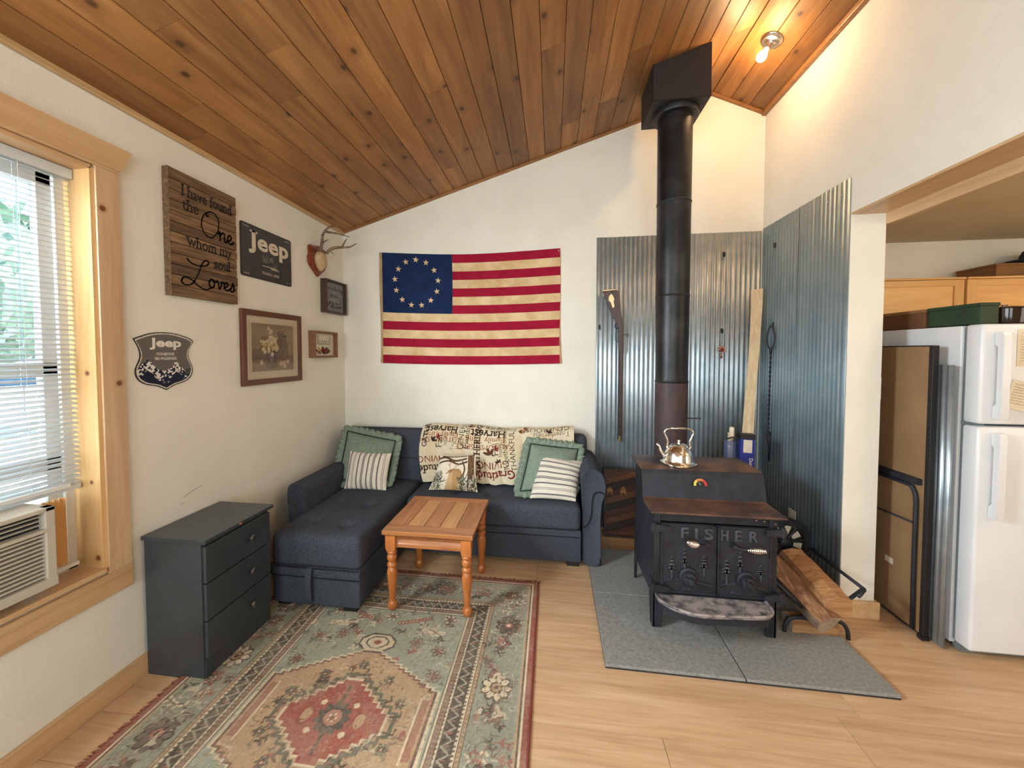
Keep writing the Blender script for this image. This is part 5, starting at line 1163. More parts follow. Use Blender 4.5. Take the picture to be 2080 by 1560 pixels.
# shield sign
sh = thing('shield_sign', 'shield shaped grey sign with navy snowy mountains below the lettering', 'sign', (0.006,-1.585,1.25))
SHP = catmull([(-0.140,0.236),(-0.070,0.262),(0,0.270),(0.070,0.262),(0.140,0.236),(0.118,0.190),(0.116,0.150),(0.136,0.100),(0.128,0.060),(0.095,0.034),(0.040,0.020),(0,0.0)],4)[:-1]
SHL = catmull([(0,0.0),(-0.040,0.020),(-0.095,0.034),(-0.128,0.060),(-0.136,0.100),(-0.116,0.150),(-0.118,0.190),(-0.140,0.236)],4)[:-1]
SHP = SHP+SHL; ycn, zcn = -1.586, 1.250; cs_ = Canvas(0.30,0.29,0.0016,S(104,98,90)); P = [(x+0.15,y+0.01) for x,y in SHP]
cs_.mask(cs_.Y<5, S(64,62,62)); k_ = lambda f: [((x-0.15)*f+0.15,(y-0.145)*f+0.145) for x,y in P]
cs_.poly(k_(0.965),S(216,206,190)); cs_.poly(k_(0.925),S(104,99,92))
base = np.zeros(cs_.X.shape,bool); tmp = Canvas(0.30,0.29,0.0016,(0,0,0,1)); tmp.poly(k_(0.925),(1,1,1)); inm = tmp.a[...,0] > .5
rid = np.interp(cs_.X[0],[0,.03,.065,.085,.11,.14,.17,.20,.215,.24,.27,.30],[.10,.115,.150,.135,.108,.098,.108,.142,.125,.10,.108,.10])[None,:]
rn = vnoise(cs_.ny,cs_.nx,5,3); mnt = inm&(cs_.Y < rid+0.006*rn); cs_.mask(mnt, S(26,30,52)); sn = mnt&(cs_.Y > rid-0.032-0.02*vnoise(cs_.ny,cs_.nx,9,5))&(vnoise(cs_.ny,cs_.nx,4,9) > 0.52); cs_.mask(sn, S(222,216,206)); cs_.mask(mnt&(cs_.X>0.245)&(cs_.Y>.08), S(74,72,74))
cs_.tri(fit(text_tris('Jeep',0.035,1.0), 0.078, 0.228, 0.213, 0.252), S(228,220,206)); cs_.tri(fit(text_tris('PIONEERING',0.02,0.8), 0.108, 0.192, 0.173, 0.186), S(216,208,194)); cs_.tri(fit(text_tris('THE WILDERNESS',0.02,0.8), 0.097, 0.203, 0.152, 0.165), S(216,208,194)); cs_.tri(fit(text_tris('EST. 1941',0.01,0.9), 0.132, 0.168, 0.044, 0.051), S(200,194,184))
for k in range(60):
    a = random.Random(k).uniform(0,1); i = int(a*len(P)); x, y = k_(0.972)[i]; cs_.ell(x,y,0.003,0.0025,S(70,66,64))
bm = B(); prism(bm, [(ycn+x,zcn+y) for x,y in SHP], FX, 0.001, 0.004); obj('metal_plate', bm, 'tin_edge', sh)
o = paint('printed_face', cs_, lambda u,v: (np.full(u.shape,0.0046), ycn-0.15+u*0.30, zcn-0.01+v*0.29), 'tinattr', sh)
bm = B(); bm.from_mesh(o.data); tmp = Canvas(0.30,0.29,0.0016,(0,0,0,1)); tmp.poly(k_(0.998),(1,1,1)); keep = (tmp.a[...,0] > .5).ravel(); bm.verts.ensure_lookup_table(); bmesh.ops.delete(bm, geom=[v for i, v in enumerate(bm.verts) if not keep[i]], context='VERTS'); bm.to_mesh(o.data); bm.free()
# floral picture
def frame(t_, y0, y1, z0, z1, wd, dp, mat, matz, x0=0.002):
    for (a, b_, m_) in (((x0,y0,z0),(x0+dp,y0+wd,z1),matz),((x0,y1-wd,z0),(x0+dp,y1,z1),matz),((x0,y0+wd,z0),(x0+dp,y1-wd,z0+wd),mat),((x0,y0+wd,z1-wd),(x0+dp,y1-wd,z1),mat)):
        bm = B(); box(bm,a,b_,bev=0.002); obj('frame_side', bm, m_, t_)
fp = thing('framed_picture', 'framed still life picture of cream flowers and milk cans in a brown wooden frame', 'picture', (0.01,-0.885,1.22))
fy0, fy1, fz0, fz1 = -1.148, -0.612, 1.228, 1.682
frame(fp, fy0, fy1, fz0, fz1, 0.034, 0.020, 'frame_brown', 'frame_brown_z')
ca = Canvas(0.472,0.390,0.0024,S(218,202,172)); x0,x1,y0,y1 = 0.046,0.426,0.050,0.345
ca.mask((ca.X>0.030)&(ca.X<0.442)&(ca.Y>0.034)&(ca.Y<0.361),S(150,128,100)); ca.mask((ca.X>0.032)&(ca.X<0.440)&(ca.Y>0.036)&(ca.Y<0.359),S(214,198,168)); pic = (ca.X>x0)&(ca.X<x1)&(ca.Y>y0)&(ca.Y<y1)
n1 = vnoise(ca.ny,ca.nx,30,2); ca.mask(pic,S(150,132,106)); ca.mask(pic&(n1>.55),S(166,148,118),.6); ca.mask(pic&(ca.Y<0.15),S(138,120,98)); ca.mask(pic&(ca.Y<0.10),S(158,142,118)); ca.mask(pic&(ca.Y>0.12)&(ca.Y<0.19)&(ca.X<0.2),S(96,84,78),.7)
gr_ = S(106,92,82); ca.poly([(0.30,0.115),(0.30,0.225),(0.312,0.240),(0.312,0.265),(0.305,0.275),(0.360,0.275),(0.352,0.265),(0.352,0.240),(0.37,0.225),(0.372,0.115)],S(124,108,96)); ca.ell(0.3325,0.275,0.030,0.008,S(90,76,66)); ca.poly([(0.262,0.12),(0.262,0.24),(0.275,0.255),(0.27,0.292),(0.325,0.292),(0.318,0.255),(0.32,0.12)],S(112,96,84)); ca.ell(0.298,0.295,0.032,0.009,S(80,66,56)); ca.ell(0.298,0.295,0.022,0.005,S(140,124,104))
ca.poly([(0.175,0.100),(0.165,0.165),(0.262,0.165),(0.252,0.100)],S(92,88,94)); ca.poly([(0.195,0.10),(0.19,0.165),(0.232,0.165),(0.228,0.10)],S(128,120,116)); ca.ell(0.213,0.167,0.048,0.010,S(60,54,56)); ca.ell(0.215,0.085,0.055,0.022,S(112,104,98),.7)
R = random.Random(9)
for k in range(70): a = R.uniform(0,2*PI); r = R.uniform(0,1)**.5; ca.ell(0.195+0.082*r*math.cos(a),0.222+0.062*r*math.sin(a),0.012,0.006,R.choice([S(92,84,56),S(124,108,70),S(160,132,80)]),.9,a)
for k in range(34):
    a = R.uniform(0,2*PI); r = R.uniform(0,1)**.5; fx_, fy_ = 0.193+0.085*r*math.cos(a), 0.225+0.075*r*math.sin(a); q0 = R.uniform(0.009,0.016); cc = R.choice([S(232,216,178),S(240,228,198),S(222,196,140)])
    for q in range(5): ca.ell(fx_+q0*.6*math.cos(q*1.26+a), fy_+q0*.6*math.sin(q*1.26+a), q0*.5, q0*.33, cc, 1, q*1.26+a)
    ca.ell(fx_,fy_,q0*.25,q0*.25,S(190,140,70))
for (fx_,fy_) in ((0.19,0.318),(0.215,0.30),(0.155,0.17),(0.125,0.105),(0.33,0.098),(0.365,0.105),(0.30,0.095),(0.335,0.078)):
    for q in range(5): ca.ell(fx_+0.009*math.cos(q*1.26), fy_+0.009*math.sin(q*1.26), 0.008, 0.005, R.choice([S(232,214,190),S(220,190,172)]), 1, q*1.26)
ca.mask(pic,S(150,128,100),.22); ca.mottle(0.06,4,2)
paint('print', ca, lambda u,v: (np.full(u.shape,0.012), fy0+0.032+u*0.472, fz0+0.032+v*0.390), 'artattr', fp)
bm = B(); box(bm,(0.0165,fy0+0.030,fz0+0.030),(0.0175,fy1-0.030,fz1-0.030)); obj('glass', bm, 'pglass', fp)
# two small shadow-box signs
br = thing('framed_sign', 'small square dark framed grey sign with white script word under the antlers', 'sign', (0.02,-0.21,1.73))
frame(br, -0.345, -0.045, 1.742, 2.004, 0.014, 0.052, 'frame_dark', 'frame_dark')
bm = B(); box(bm,(0.004,-0.335,1.752),(0.026,-0.055,1.994)); obj('board', bm, speckle('grey_board',S(120,118,118),S(138,136,134),0.7,scale=12), br)
T = fit(script_tris('give us this day',0.075), -0.315, -0.070, 1.930); T += fit(text_tris('OUR DAILY',0.01,0.8), -0.255, -0.135, 1.872, 1.896); letters('lettering', T, FX, 0.0266, 'ink', br)
letters('lettering', fit(script_tris('bread',0.095), -0.318, -0.085, 1.790), FX, 0.0268, 'white', br)
be = thing('framed_sign', 'small oblong brown framed white sign with black script over dark red flowers', 'sign', (0.02,-0.35,1.38))
frame(be, -0.505, -0.192, 1.385, 1.588, 0.016, 0.050, 'frame_mid', 'frame_mid')
cw = Canvas(0.285,0.175,0.0016,S(214,206,184)); cw.tri(fit(script_tris('Blessed',0.05), 0.03, 0.245, 0.088), S(40,34,32))
R = random.Random(2)
for k in range(26): a = R.uniform(0,2*PI); cw.ell(0.14+0.085*math.cos(a),0.042+0.018*math.sin(a),0.014,0.006,R.choice([S(44,44,34),S(64,56,36),S(90,66,36)]),1,a)
for (x,y,r,c) in ((0.135,0.045,.024,S(112,24,24)),(0.165,0.042,.020,S(134,34,30)),(0.095,0.048,.016,S(196,150,70)),(0.195,0.045,.013,S(120,40,30)),(0.145,0.03,.018,S(90,18,20))):
    for q in range(6): cw.ell(x+r*.45*math.cos(q*1.05), y+r*.45*math.sin(q*1.05), r*.55, r*.40, c, 1, q*1.05)
    cw.ell(x,y,r*.25,r*.25,tuple(v*.5 for v in c[:3]))
paint('printed_board', cw, lambda u,v: (np.full(u.shape,0.020), -0.491+u*0.285, 1.399+v*0.175), 'artattr', be)
# antlers on plaque
an = thing('mounted_antlers', 'deer antlers mounted on a small varnished wooden shield plaque near the ceiling', 'antlers', (0.02,-0.385,2.0))
ay, az = -0.395, 2.005
PQ = [(0.0,0.0),(0.045,0.035),(0.098,0.075),(0.112,0.120),(0.098,0.160),(0.104,0.200),(0.085,0.222),(0.050,0.215),(0.0,0.236)]; PQ = catmull(PQ,4); PQ = PQ+[(-x,y) for x,y in reversed(PQ)][1:-1]
bm = B(); prism(bm, [(ay+x,az+y) for x,y in PQ], FX, 0.002, 0.022); bmesh.ops.bevel(bm, geom=[e for e in bm.edges if all(v.co.x > 0.02 for v in e.verts)], offset=0.006, segments=2, affect='EDGES'); obj('plaque', bm, 'mahog', an, 0.6)
bm = B(); rings = []
for (d, k) in ((0.022,1.0),(0.040,0.97),(0.056,0.85),(0.066,0.6),(0.070,0.2)):
    rings.append([Vector((d, ay+0.010+k*0.062*math.cos(a)*(1.0 if math.sin(a)>0 else 1.0-0.35*abs(math.sin(a))), az+0.118+k*(0.078*math.sin(a)))) for a in [2*PI*i/28 for i in range(28)]])
loft(bm, rings); obj('leather_cap', bm, 'felt', an, 3.2)
def ant(name, P, r0, r1, tines):
    P = [Vector(p) for p in P]; n = len(P)
    Q = []; 
    for i in range(n-1):
        p0,p1,p2,p3 = P[max(i-1,0)],P[i],P[i+1],P[min(i+2,n-1)]
        for k in range(5): t_ = k/5; Q.append(0.5*((2*p1)+(p2-p0)*t_+(2*p0-5*p1+4*p2-p3)*t_*t_+(3*p1-p0-3*p2+p3)*t_**3))
    Q.append(P[-1]); bm = B(); tube(bm, Q, [r0+(r1-r0)*(i/(len(Q)-1))**1.4 for i in range(len(Q))], 10)
    for (i, tip, rr) in tines: a = Q[i]; tp = Vector(tip); tube(bm,[a,(a+tp)/2+Vector((0,0,0.006)),tp],[rr,rr*.75,0.002],8)
    return obj(name, bm, 'antler', an, 3.2)
bz_ = az+0.195
ant('antler', [(0.060,ay-0.030,bz_-0.01),(0.085,ay-0.050,bz_+0.045),(0.105,ay-0.062,bz_+0.110),(0.155,ay-0.040,bz_+0.165),(0.215,ay-0.005,bz_+0.150)], 0.0125, 0.004, [(4,(0.120,ay-0.020,bz_+0.075),0.006),(11,(0.250,ay+0.055,bz_+0.110),0.009)])
ant('antler', [(0.060,ay+0.045,bz_-0.01),(0.100,ay+0.060,bz_+0.030),(0.150,ay+0.090,bz_+0.045),(0.215,ay+0.110,bz_+0.050),(0.270,ay+0.120,bz_+0.078)], 0.0125, 0.004, [(11,(0.190,ay+0.120,bz_+0.120),0.008),(3,(0.115,ay+0.055,bz_-0.02),0.006)])
# scuff and nail marks on the paint
bm = B(); 
for P in ([(-1.512,0.716),(-1.49,0.722),(-1.46,0.731),(-1.418,0.741)],[(-1.53,0.683),(-1.515,0.687)]):
    for t_ in stroke_tris(P,0.0022): 
        bm.faces.new([bm.verts.new(FX(x,y,0.0008)) for x,y in t_])
tagp(obj('scuff_mark', bm, flat('scuff',S(120,100,78),0.8), None, None, (0.001,-1.47,0.71)), kind='structure')

# ================================================================== FLAG
fg = thing('wall_flag', 'aged American flag with a circle of thirteen stars hung on the back wall', 'flag', (1.10,-0.01,1.335))
GX0, GX1 = 0.360, 1.850
def fs(u, v):   # u,v 0..1 over the whole flag including header at u<0
    top = 2.275-0.046*np.sin(np.clip(u,0,1)*PI*0.95)+0.012*np.clip(u-0.75,0,1)*4*0.25-0.022*np.clip(1-u,0,1)*0+0.0; top = 2.272-0.030*np.sin(np.clip(u,0,1)*PI)-0.022*u; bot = 1.336-0.012*np.sin(u*PI)
    k = 1-v; z = bot+(top-bot)*v
    x = GX0+u*(GX1-GX0)-0.003*np.sin(v*7)+0.012*(1-v)*(u<0.001)*0-0.028*(1-v)**1*0
    d = 0.006+0.0040*(1+np.sin(u*9-6*v))+0.004*(1+np.sin(5*u+9*v+2))*0.6+0.003*np.sin(u*34+2*np.sin(v*3))*np.clip(u-.3,0,1)
    return x, -d, z
def fs1(u, v):
    a = fs(np.array([[u]]),np.array([[v]])); return Vector((float(a[0][0,0]),float(a[1][0,0]),float(a[2][0,0])))
R = random.Random(8)
def cloth(name, u0, u1, v0, v1, mat, off=0.0, nx=None):
    nx = nx or max(2,int((u1-u0)*70)); bm = B(); g = [[bm.verts.new(fs1(u0+(u1-u0)*i/nx, v0+(v1-v0)*j/4)+Vector((0,-off,0))) for i in range(nx+1)] for j in range(5)]
    for j in range(4):
        for i in range(nx): bm.faces.new((g[j][i],g[j][i+1],g[j+1][i+1],g[j+1][i]))
    return obj(name, bm, mat, fg, 3.2)
M['fred'] = speckle('flag_red', S(138,18,42), S(152,24,50), 0.9, scale=12, bumps=0.3, bscale=500, spec=0.15); M['fnavy'] = speckle('flag_navy', S(22,38,70), S(28,44,80), 0.9, scale=10, bumps=0.3, bscale=500, spec=0.15)
M['fcream'] = speckle('flag_tea_stained', S(194,160,114), S(226,200,158), 0.9, scale=9, lo=.3, hi=.7, bumps=0.2, bscale=120, detail=8, spec=0.15)
UC = 0.408
for k in range(13):
    v1 = 1-k/13; v0 = 1-(k+1)/13; cloth('stripe', UC if k < 7 else 0.0, 1.0, v0, v1, 'fred' if k%2==0 else 'fcream')
cloth('canton', 0.0, UC, 1-7/13, 1.0, 'fnavy')
for k in range(13):
    a = PI/2+2*PI*k/13; u = 0.200+0.126*math.cos(a); v = 0.738+0.208*math.sin(a); rr = 0.0275; rot = a-PI/2
    bm = B(); c = bm.verts.new(fs1(u,v)+Vector((0,-0.0022,0))); P = []
    for q in range(10):
        r_ = rr if q%2==0 else rr*0.40; aa = PI/2+q*PI/5+(0.15 if k%2 else -0.1); uu = u+r_*math.cos(aa)/(GX1-GX0); vv = v+r_*math.sin(aa)/0.93; P.append(bm.verts.new(fs1(uu,vv)+Vector((0,-0.0018,0))))
    for q in range(10): bm.faces.new((c,P[q],P[(q+1)%10]))
    obj('star', bm, 'fcream', fg)
bm = B(); g = []
for j in range(13):
    v = j/12; p = fs1(0.0,v); x0_ = 0.334+0.012*(1-v)*0.6; g.append([bm.verts.new((x0_,p.y,p.z)),bm.verts.new((p.x+0.001,p.y-0.0008,p.z))])
for j in range(12): bm.faces.new((g[j][0],g[j][1],g[j+1][1],g[j+1][0]))
obj('canvas_header', bm, speckle('header_canvas',S(158,130,92),S(180,152,112),0.9,scale=12), fg, 3.2)
bm = B(); g = []
for j in range(13):
    v = j/12; p = fs1(1.0,v); w_ = 0.004+0.030*max(0,(1-v)-0.55)*1.1; g.append([bm.verts.new(p),bm.verts.new((p.x+w_,-0.003,p.z))])
for j in range(12): bm.faces.new((g[j][0],g[j][1],g[j+1][1],g[j+1][0]))
obj('fly_hem', bm, 'fcream', fg, 3.2)
for z in (2.255, 1.352):
    bm = B(); c = Vector((0.346,-0.017,z)); tube(bm,[c+Vector((0.008*math.cos(a),0,0.008*math.sin(a))) for a in [i*PI/8 for i in range(16)]],0.0025,6,True); obj('grommet', bm, 'brass', fg, 3.2)
bm = B(); cyl(bm,(1.838,-0.020,2.230),(1.838,-0.026,2.230),0.005,0.003,8); obj('push_pin', bm, 'white', fg)

# ================================================================== THINGS ON AND BY THE STEEL
def hook(label, p, out, sgn=1):
    p = Vector(p); o_ = Vector(out).normalized(); bm = B(); t_ = 0.0028
    tube(bm,[p+Vector((0,0,0.014)),p+Vector((0,0,-0.012)),p+o_*0.008+Vector((0,0,-0.022)),p+o_*0.020+Vector((0,0,-0.020)),p+o_*0.026+Vector((0,0,-0.006)),p+o_*0.026+Vector((0,0,0.006))],t_,8)
    s_ = B(); side = Vector((0,0,1)).cross(o_); 
    vs = box(bm,(-0.006,-0.002,-0.014),(0.006,0.002,0.016),Matrix.Translation(p-o_*0.001)@Matrix((( side.x,o_.x,0,0),(side.y,o_.y,0,0),(0,0,1,0),(0,0,0,1))))
    s_.free(); return tagp(obj('wall_hook', bm, 'plastic_black', None, 0.8, p+Vector((0,0,-0.022))), label, 'hook', 'black hooks on the corrugated steel')
hook('black hook high on the back steel panel, right of the stove pipe',(3.062,-0.012,2.160),(0,-1,0))
hook('black hook on the back steel panel directly above the little hanging ornament',(3.058,-0.012,1.588),(0,-1,0))
hook('black hook at the left edge of the back steel panel, beside the rifle',(2.158,-0.012,1.625),(0,-1,0))
hook('empty black hook high on the right steel panel near the corner',(3.325,-0.188,2.170),(-1,-0.9,0))
hook('black hook on the right steel panel holding the twisted poker',(3.324,-0.185,1.618),(-1,-0.5,0))
hook('lowest black hook on the right steel panel beside the poker tip',(3.324,-0.170,0.842),(-1,-0.5,0))

rf = thing('musket', 'old dark walnut musket hanging muzzle down on the steel panel left of the pipe', 'rifle', (2.30,-0.035,0.727))
L_ = [(2.176,1.900),(2.190,1.870),(2.214,1.800),(2.250,1.715),(2.288,1.640),(2.298,1.600),(2.298,1.560),(2.300,1.410)]; R_ = [(2.336,1.410),(2.337,1.560),(2.332,1.630),(2.314,1.735),(2.302,1.830),(2.288,1.895),(2.272,1.905)]
bm = B(); q = [tuple(p) for p in catmull(L_,3)]+[tuple(p) for p in catmull(R_,3)]; prism(bm, q, FY, -0.022, -0.052)
bmesh.ops.bevel(bm, geom=[e for e in bm.edges if e.calc_length() > 0 and abs(e.verts[0].co.y-e.verts[1].co.y) < 1e-6], offset=0.007, segments=2, affect='EDGES'); obj('stock', bm, 'walnut', rf, 0.8)
bm = B(); prism(bm, [(2.299,1.415),(2.335,1.415),(2.331,0.77),(2.300,0.77)], FY, -0.024, -0.048); bmesh.ops.bevel(bm, geom=[e for e in bm.edges if abs(e.verts[0].co.z-e.verts[1].co.z) > 0.3], offset=0.008, segments=2, affect='EDGES'); obj('fore_stock', bm, 'walnut', rf, 0.8)
bm = B(); cyl(bm,(2.306,-0.040,1.56),(2.306,-0.040,0.745),0.009,0.008,14); obj('barrel', bm, 'iron', rf, 0.8)
bm = B(); cyl(bm,(2.314,-0.036,0.772),(2.314,-0.036,0.728),0.014,0.012,14); obj('muzzle_cap', bm, 'brass', rf, 0.8)
bm = B(); P = catmull([(2.232,1.868),(2.222,1.850),(2.222,1.825),(2.234,1.812),(2.244,1.790),(2.248,1.772),(2.258,1.770),(2.264,1.785),(2.258,1.812),(2.262,1.835),(2.252,1.860),(2.242,1.875)],3); prism(bm, P, FY, -0.0525, -0.0545); obj('patch_box', bm, 'brass', rf)
bm = B(); prism(bm,[(2.172,1.898),(2.272,1.9045),(2.272,1.911),(2.172,1.905)],FY,-0.022,-0.052); prism(bm,[(2.274,1.90),(2.290,1.906),(2.300,1.840),(2.292,1.842)],FY,-0.020,-0.026); obj('butt_plate', bm, 'brass', rf)
bm = B(); tube(bm,[(2.290,-0.04,1.66),(2.274,-0.045,1.645),(2.272,-0.045,1.62),(2.284,-0.045,1.605),(2.294,-0.04,1.612)],0.004,8); tube(bm,[(2.296,-0.036,1.59),(2.277,-0.036,1.575),(2.276,-0.036,1.52),(2.297,-0.036,1.505)],0.0022,6); obj('hammer_and_guard', bm, 'iron', rf, 3.2)
bm = B(); tube(bm,[(2.336,-0.036,1.562),(2.350,-0.036,1.562),(2.372,-0.036,1.566),(2.378,-0.036,1.558),(2.370,-0.036,1.550),(2.350,-0.036,1.552)],0.0022,6); obj('hanging_wire', bm, 'iron', rf, 3.2)

orn = thing('hanging_ornament', 'small pink and red beaded ornament hanging from a hook on the steel panel', 'ornament', (3.056,-0.028,1.39))
bm = B(); tube(bm,[(3.058,-0.036,1.575),(3.056,-0.026,1.50),(3.056,-0.026,1.47)],0.0012,5); obj('cord', bm, 'ink', orn)
R = random.Random(6); cols = [flat('bead_red',S(150,40,44),0.4), flat('bead_pink',S(206,150,146),0.4), flat('bead_cream',S(204,180,150),0.4)]
for k in range(22):
    a = 2*PI*k/7+k*.3; rr = (0.008,0.018,0.027)[k%3]; z = 1.444+rr*math.sin(a) if k < 19 else 1.444-0.034-0.012*(k-19); x = 3.056+rr*math.cos(a) if k < 19 else 3.054
    bm = B(); s_ = bmesh.ops.create_icosphere(bm, subdivisions=2, radius=0.0075); [setattr(v,'co',v.co+Vector((x,-0.024-0.004*(k%2),z))) for v in s_['verts']]; obj('bead', bm, cols[k%3], orn, 3.2)

# raw board leaning in the corner
bm = B(); tp, bt = Vector((3.266,-0.075,1.885)), Vector((3.050,-0.345,0.024)); ax_ = (tp-bt); Lb = ax_.length; zx = ax_.normalized(); xx_ = Vector((1,-0.45,0)); xx_ = (xx_-zx*xx_.dot(zx)).normalized(); yy_ = zx.cross(xx_)
MB_ = Matrix(((xx_.x,yy_.x,zx.x,bt.x),(xx_.y,yy_.y,zx.y,bt.y),(xx_.z,yy_.z,zx.z,bt.z),(0,0,0,1)))
prev = None; bm = B(); rings = []
for k in range(13):
    s = k/12; bow = 0.012*math.sin(s*PI)+0.004*math.sin(s*9); w2 = 0.034+0.003*math.sin(s*7); rings.append([MB_@Vector(p) for p in ((-w2+bow,-0.011,s*Lb),(w2+bow,-0.011,s*Lb),(w2+bow,0.011,s*Lb),(-w2+bow,0.011,s*Lb))])
rings[-1][0] += zx*-0.012; rings[-1][3] += zx*-0.012
loft(bm, rings); tagp(obj('wooden_board', bm, 'rawwood', None, 0.5, bt), 'long pale raw wooden board leaning into the corner behind the stove', 'board')

# carton, kindling tube
ct = thing('carton', 'tall narrow blue carton with white label standing behind the stove in the corner', 'box', (3.03,-0.455,0.021))
MC = Matrix.Translation((3.030,-0.455,0.022))@Matrix.Rotation(-0.12,4,'Z')@Matrix.Rotation(0.012,4,'Y')
bm = B(); box(bm,(-0.042,-0.030,0),(0.042,0.030,0.865),MC); obj('carton_body', bm, 'cardblue', ct)
bm = B(); box(bm,(0.0422,-0.028,0),(0.0432,0.028,0.80),MC); obj('kraft_side', bm, 'card', ct)
bm = B(); box(bm,(-0.024,-0.0312,0.755),(0.026,-0.0302,0.838),MC); obj('white_label', bm, 'off', ct)
bm = B(); box(bm,(-0.043,-0.0318,0.842),(0.043,0.031,0.872),MC); obj('black_lid', bm, 'plastic_black', ct)
T = xf(fit(text_tris('Duraflame',0.02), 0.0, 0.125, 0.0), 0.012, 0.72, 1.0, -PI/2)
letters('lettering', T, lambda x,y,d: MC@Vector((x,-d,y)), 0.0306, 'off', ct)
kd = thing('kindling_bundle', 'clear plastic sleeve of pale kindling sticks beside the blue carton', 'kindling', (2.985,-0.42,0.021))
m, t, b = newmat('plastic_sleeve',0.25,0,S(96,112,150)); b.inputs['Alpha'].default_value = 0.55
bm = B(); lathe(bm,[(0.036,0.022),(0.037,0.4),(0.035,0.80),(0.031,0.845)],(2.950,-0.44,0),(0,0,1),18); obj('sleeve', bm, m, kd, 3.2)
for k in range(3):
    bm = B(); box(bm,(2.933+0.012*k,-0.455+0.008*k,0.024),(2.944+0.012*k,-0.444+0.008*k,0.90+0.012*k)); obj('stick', bm, 'rawwood', kd)
bm = B(); lathe(bm,[(0.012,0.86),(0.015,0.87),(0.015,0.93),(0.011,0.935)],(2.958,-0.445,0),(0,0,1),14); obj('pale_cap', bm, 'off', kd, 0.8)
bm = B(); tube(bm,[(2.925,-0.46,0.86),(2.950,-0.48,0.875),(2.975,-0.485,0.862),(2.980,-0.47,0.885)],0.005,6); obj('dark_strap', bm, 'plastic_black', kd, 3.2)

# twisted poker
pk_ = thing('fire_poker', 'black twisted iron fire poker with loop handle hanging on the right steel panel', 'poker', (3.312,-0.215,0.66))
P = catmull([(0,1.44),(-0.016,1.475),(-0.020,1.53),(-0.010,1.588),(0.0,1.606),(0.010,1.588),(0.020,1.53),(0.016,1.475),(0.0,1.44)],5); py0 = -0.212
bm = B(); tube(bm,[(3.298+x*0.75,py0-x*1.0,z) for x,z in P],0.0058,8); obj('loop_handle', bm, 'iron', pk_, 3.2)
bm = B(); n = 90; 
for ph in (0,PI): tube(bm,[(3.300+0.0042*math.cos(ph+k*.62),py0+0.012*(k/n)+0.0042*math.sin(ph+k*.62),1.445-(1.445-0.86)*k/n) for k in range(n+1)],0.0042,6)
cyl(bm,(3.300,py0,1.45),(3.300,py0,1.425),0.010,0.008,10); obj('twisted_shaft', bm, 'iron', pk_, 3.2)
bm = B(); tube(bm,[(3.300,py0+0.012,0.865),(3.302,py0+0.004,0.80),(3.306,py0+0.002,0.74),(3.308,py0+0.010,0.655)],[0.007,0.011,0.007,0.005],8); obj('hooked_tip', bm, 'iron', pk_, 3.2)

# wall outlet on the steel
ot = thing('wall_outlet', 'small beige wall outlet plate on the right steel panel above the log rack', 'outlet', (3.326,-0.455,0.31))
bm = B(); box(bm,(3.321,-0.492,0.300),(3.327,-0.418,0.412),bev=0.002); obj('plate', bm, 'ac', ot)
for z in (0.335,0.378):
    bm = B(); box(bm,(3.3195,-0.470,z-0.013),(3.3212,-0.440,z+0.013),bev=0.0008); obj('socket', bm, 'off', ot)
sw_ = qbox('switch_plate',(W+WT,-0.862,1.17),(W+WT+0.007,-0.79,1.29),'white',None,0.002); tagp(sw_,'white light switch plate on the kitchen side of the wall end','switch')

# spoked wheel shaped fan behind the logs
wh = thing('iron_wheel', 'dark round spoked iron wheel with pale panels standing behind the firewood', 'wheel', (3.205,-0.60,0.021))
wc = Vector((3.195,-0.620,0.268)); FWH = lambda x,y,d: wc+Vector((math.cos(.35),-math.sin(.35)*-1*0.0-0.0,0))*x+Vector((0,0,1))*y+Vector((0,-1,0))*d
def ringm(r0, r1, d0, d1, n=40): 
    bm = B(); loft(bm,[[FWH(r*math.cos(2*PI*i/n),r*math.sin(2*PI*i/n),d) for i in range(n)] for r, d in ((r0,d0),(r1,d0),(r1,d1),(r0,d1))],False,True); return bm
obj('rim', ringm(0.112,0.150,-0.02,0.02), 'iron', wh, 0.8); bm = B(); lathe(bm,[(0.035,0.0),(0.035,0.02),(0.02,0.03),(0.001,0.031)],wc,(0,-1,0),20); obj('hub', bm, 'iron', wh, 0.8)
for k in range(8):
    a = 2*PI*k/8+.2; bm = B(); tube(bm,[FWH(0.03*math.cos(a),0.03*math.sin(a),0.004),FWH(0.115*math.cos(a),0.115*math.sin(a),0.004)],0.0055,6); obj('spoke', bm, 'iron', wh)
    a0, a1 = a+.2, a+2*PI/8-.2; bm = B(); bm.faces.new([bm.verts.new(FWH(r*math.cos(q),r*math.sin(q),-0.004)) for r,q in ((0.055,a0),(0.105,a0),(0.105,a1),(0.055,a1))]); obj('pale_panel', bm, 'off', wh)
bm = B(); tube(bm,[(3.12,-0.61,0.024),(3.155,-0.61,0.15)],0.007,8); tube(bm,[(3.29,-0.61,0.024),(3.23,-0.61,0.15)],0.007,8); obj('stand', bm, 'iron', wh, 3.2)

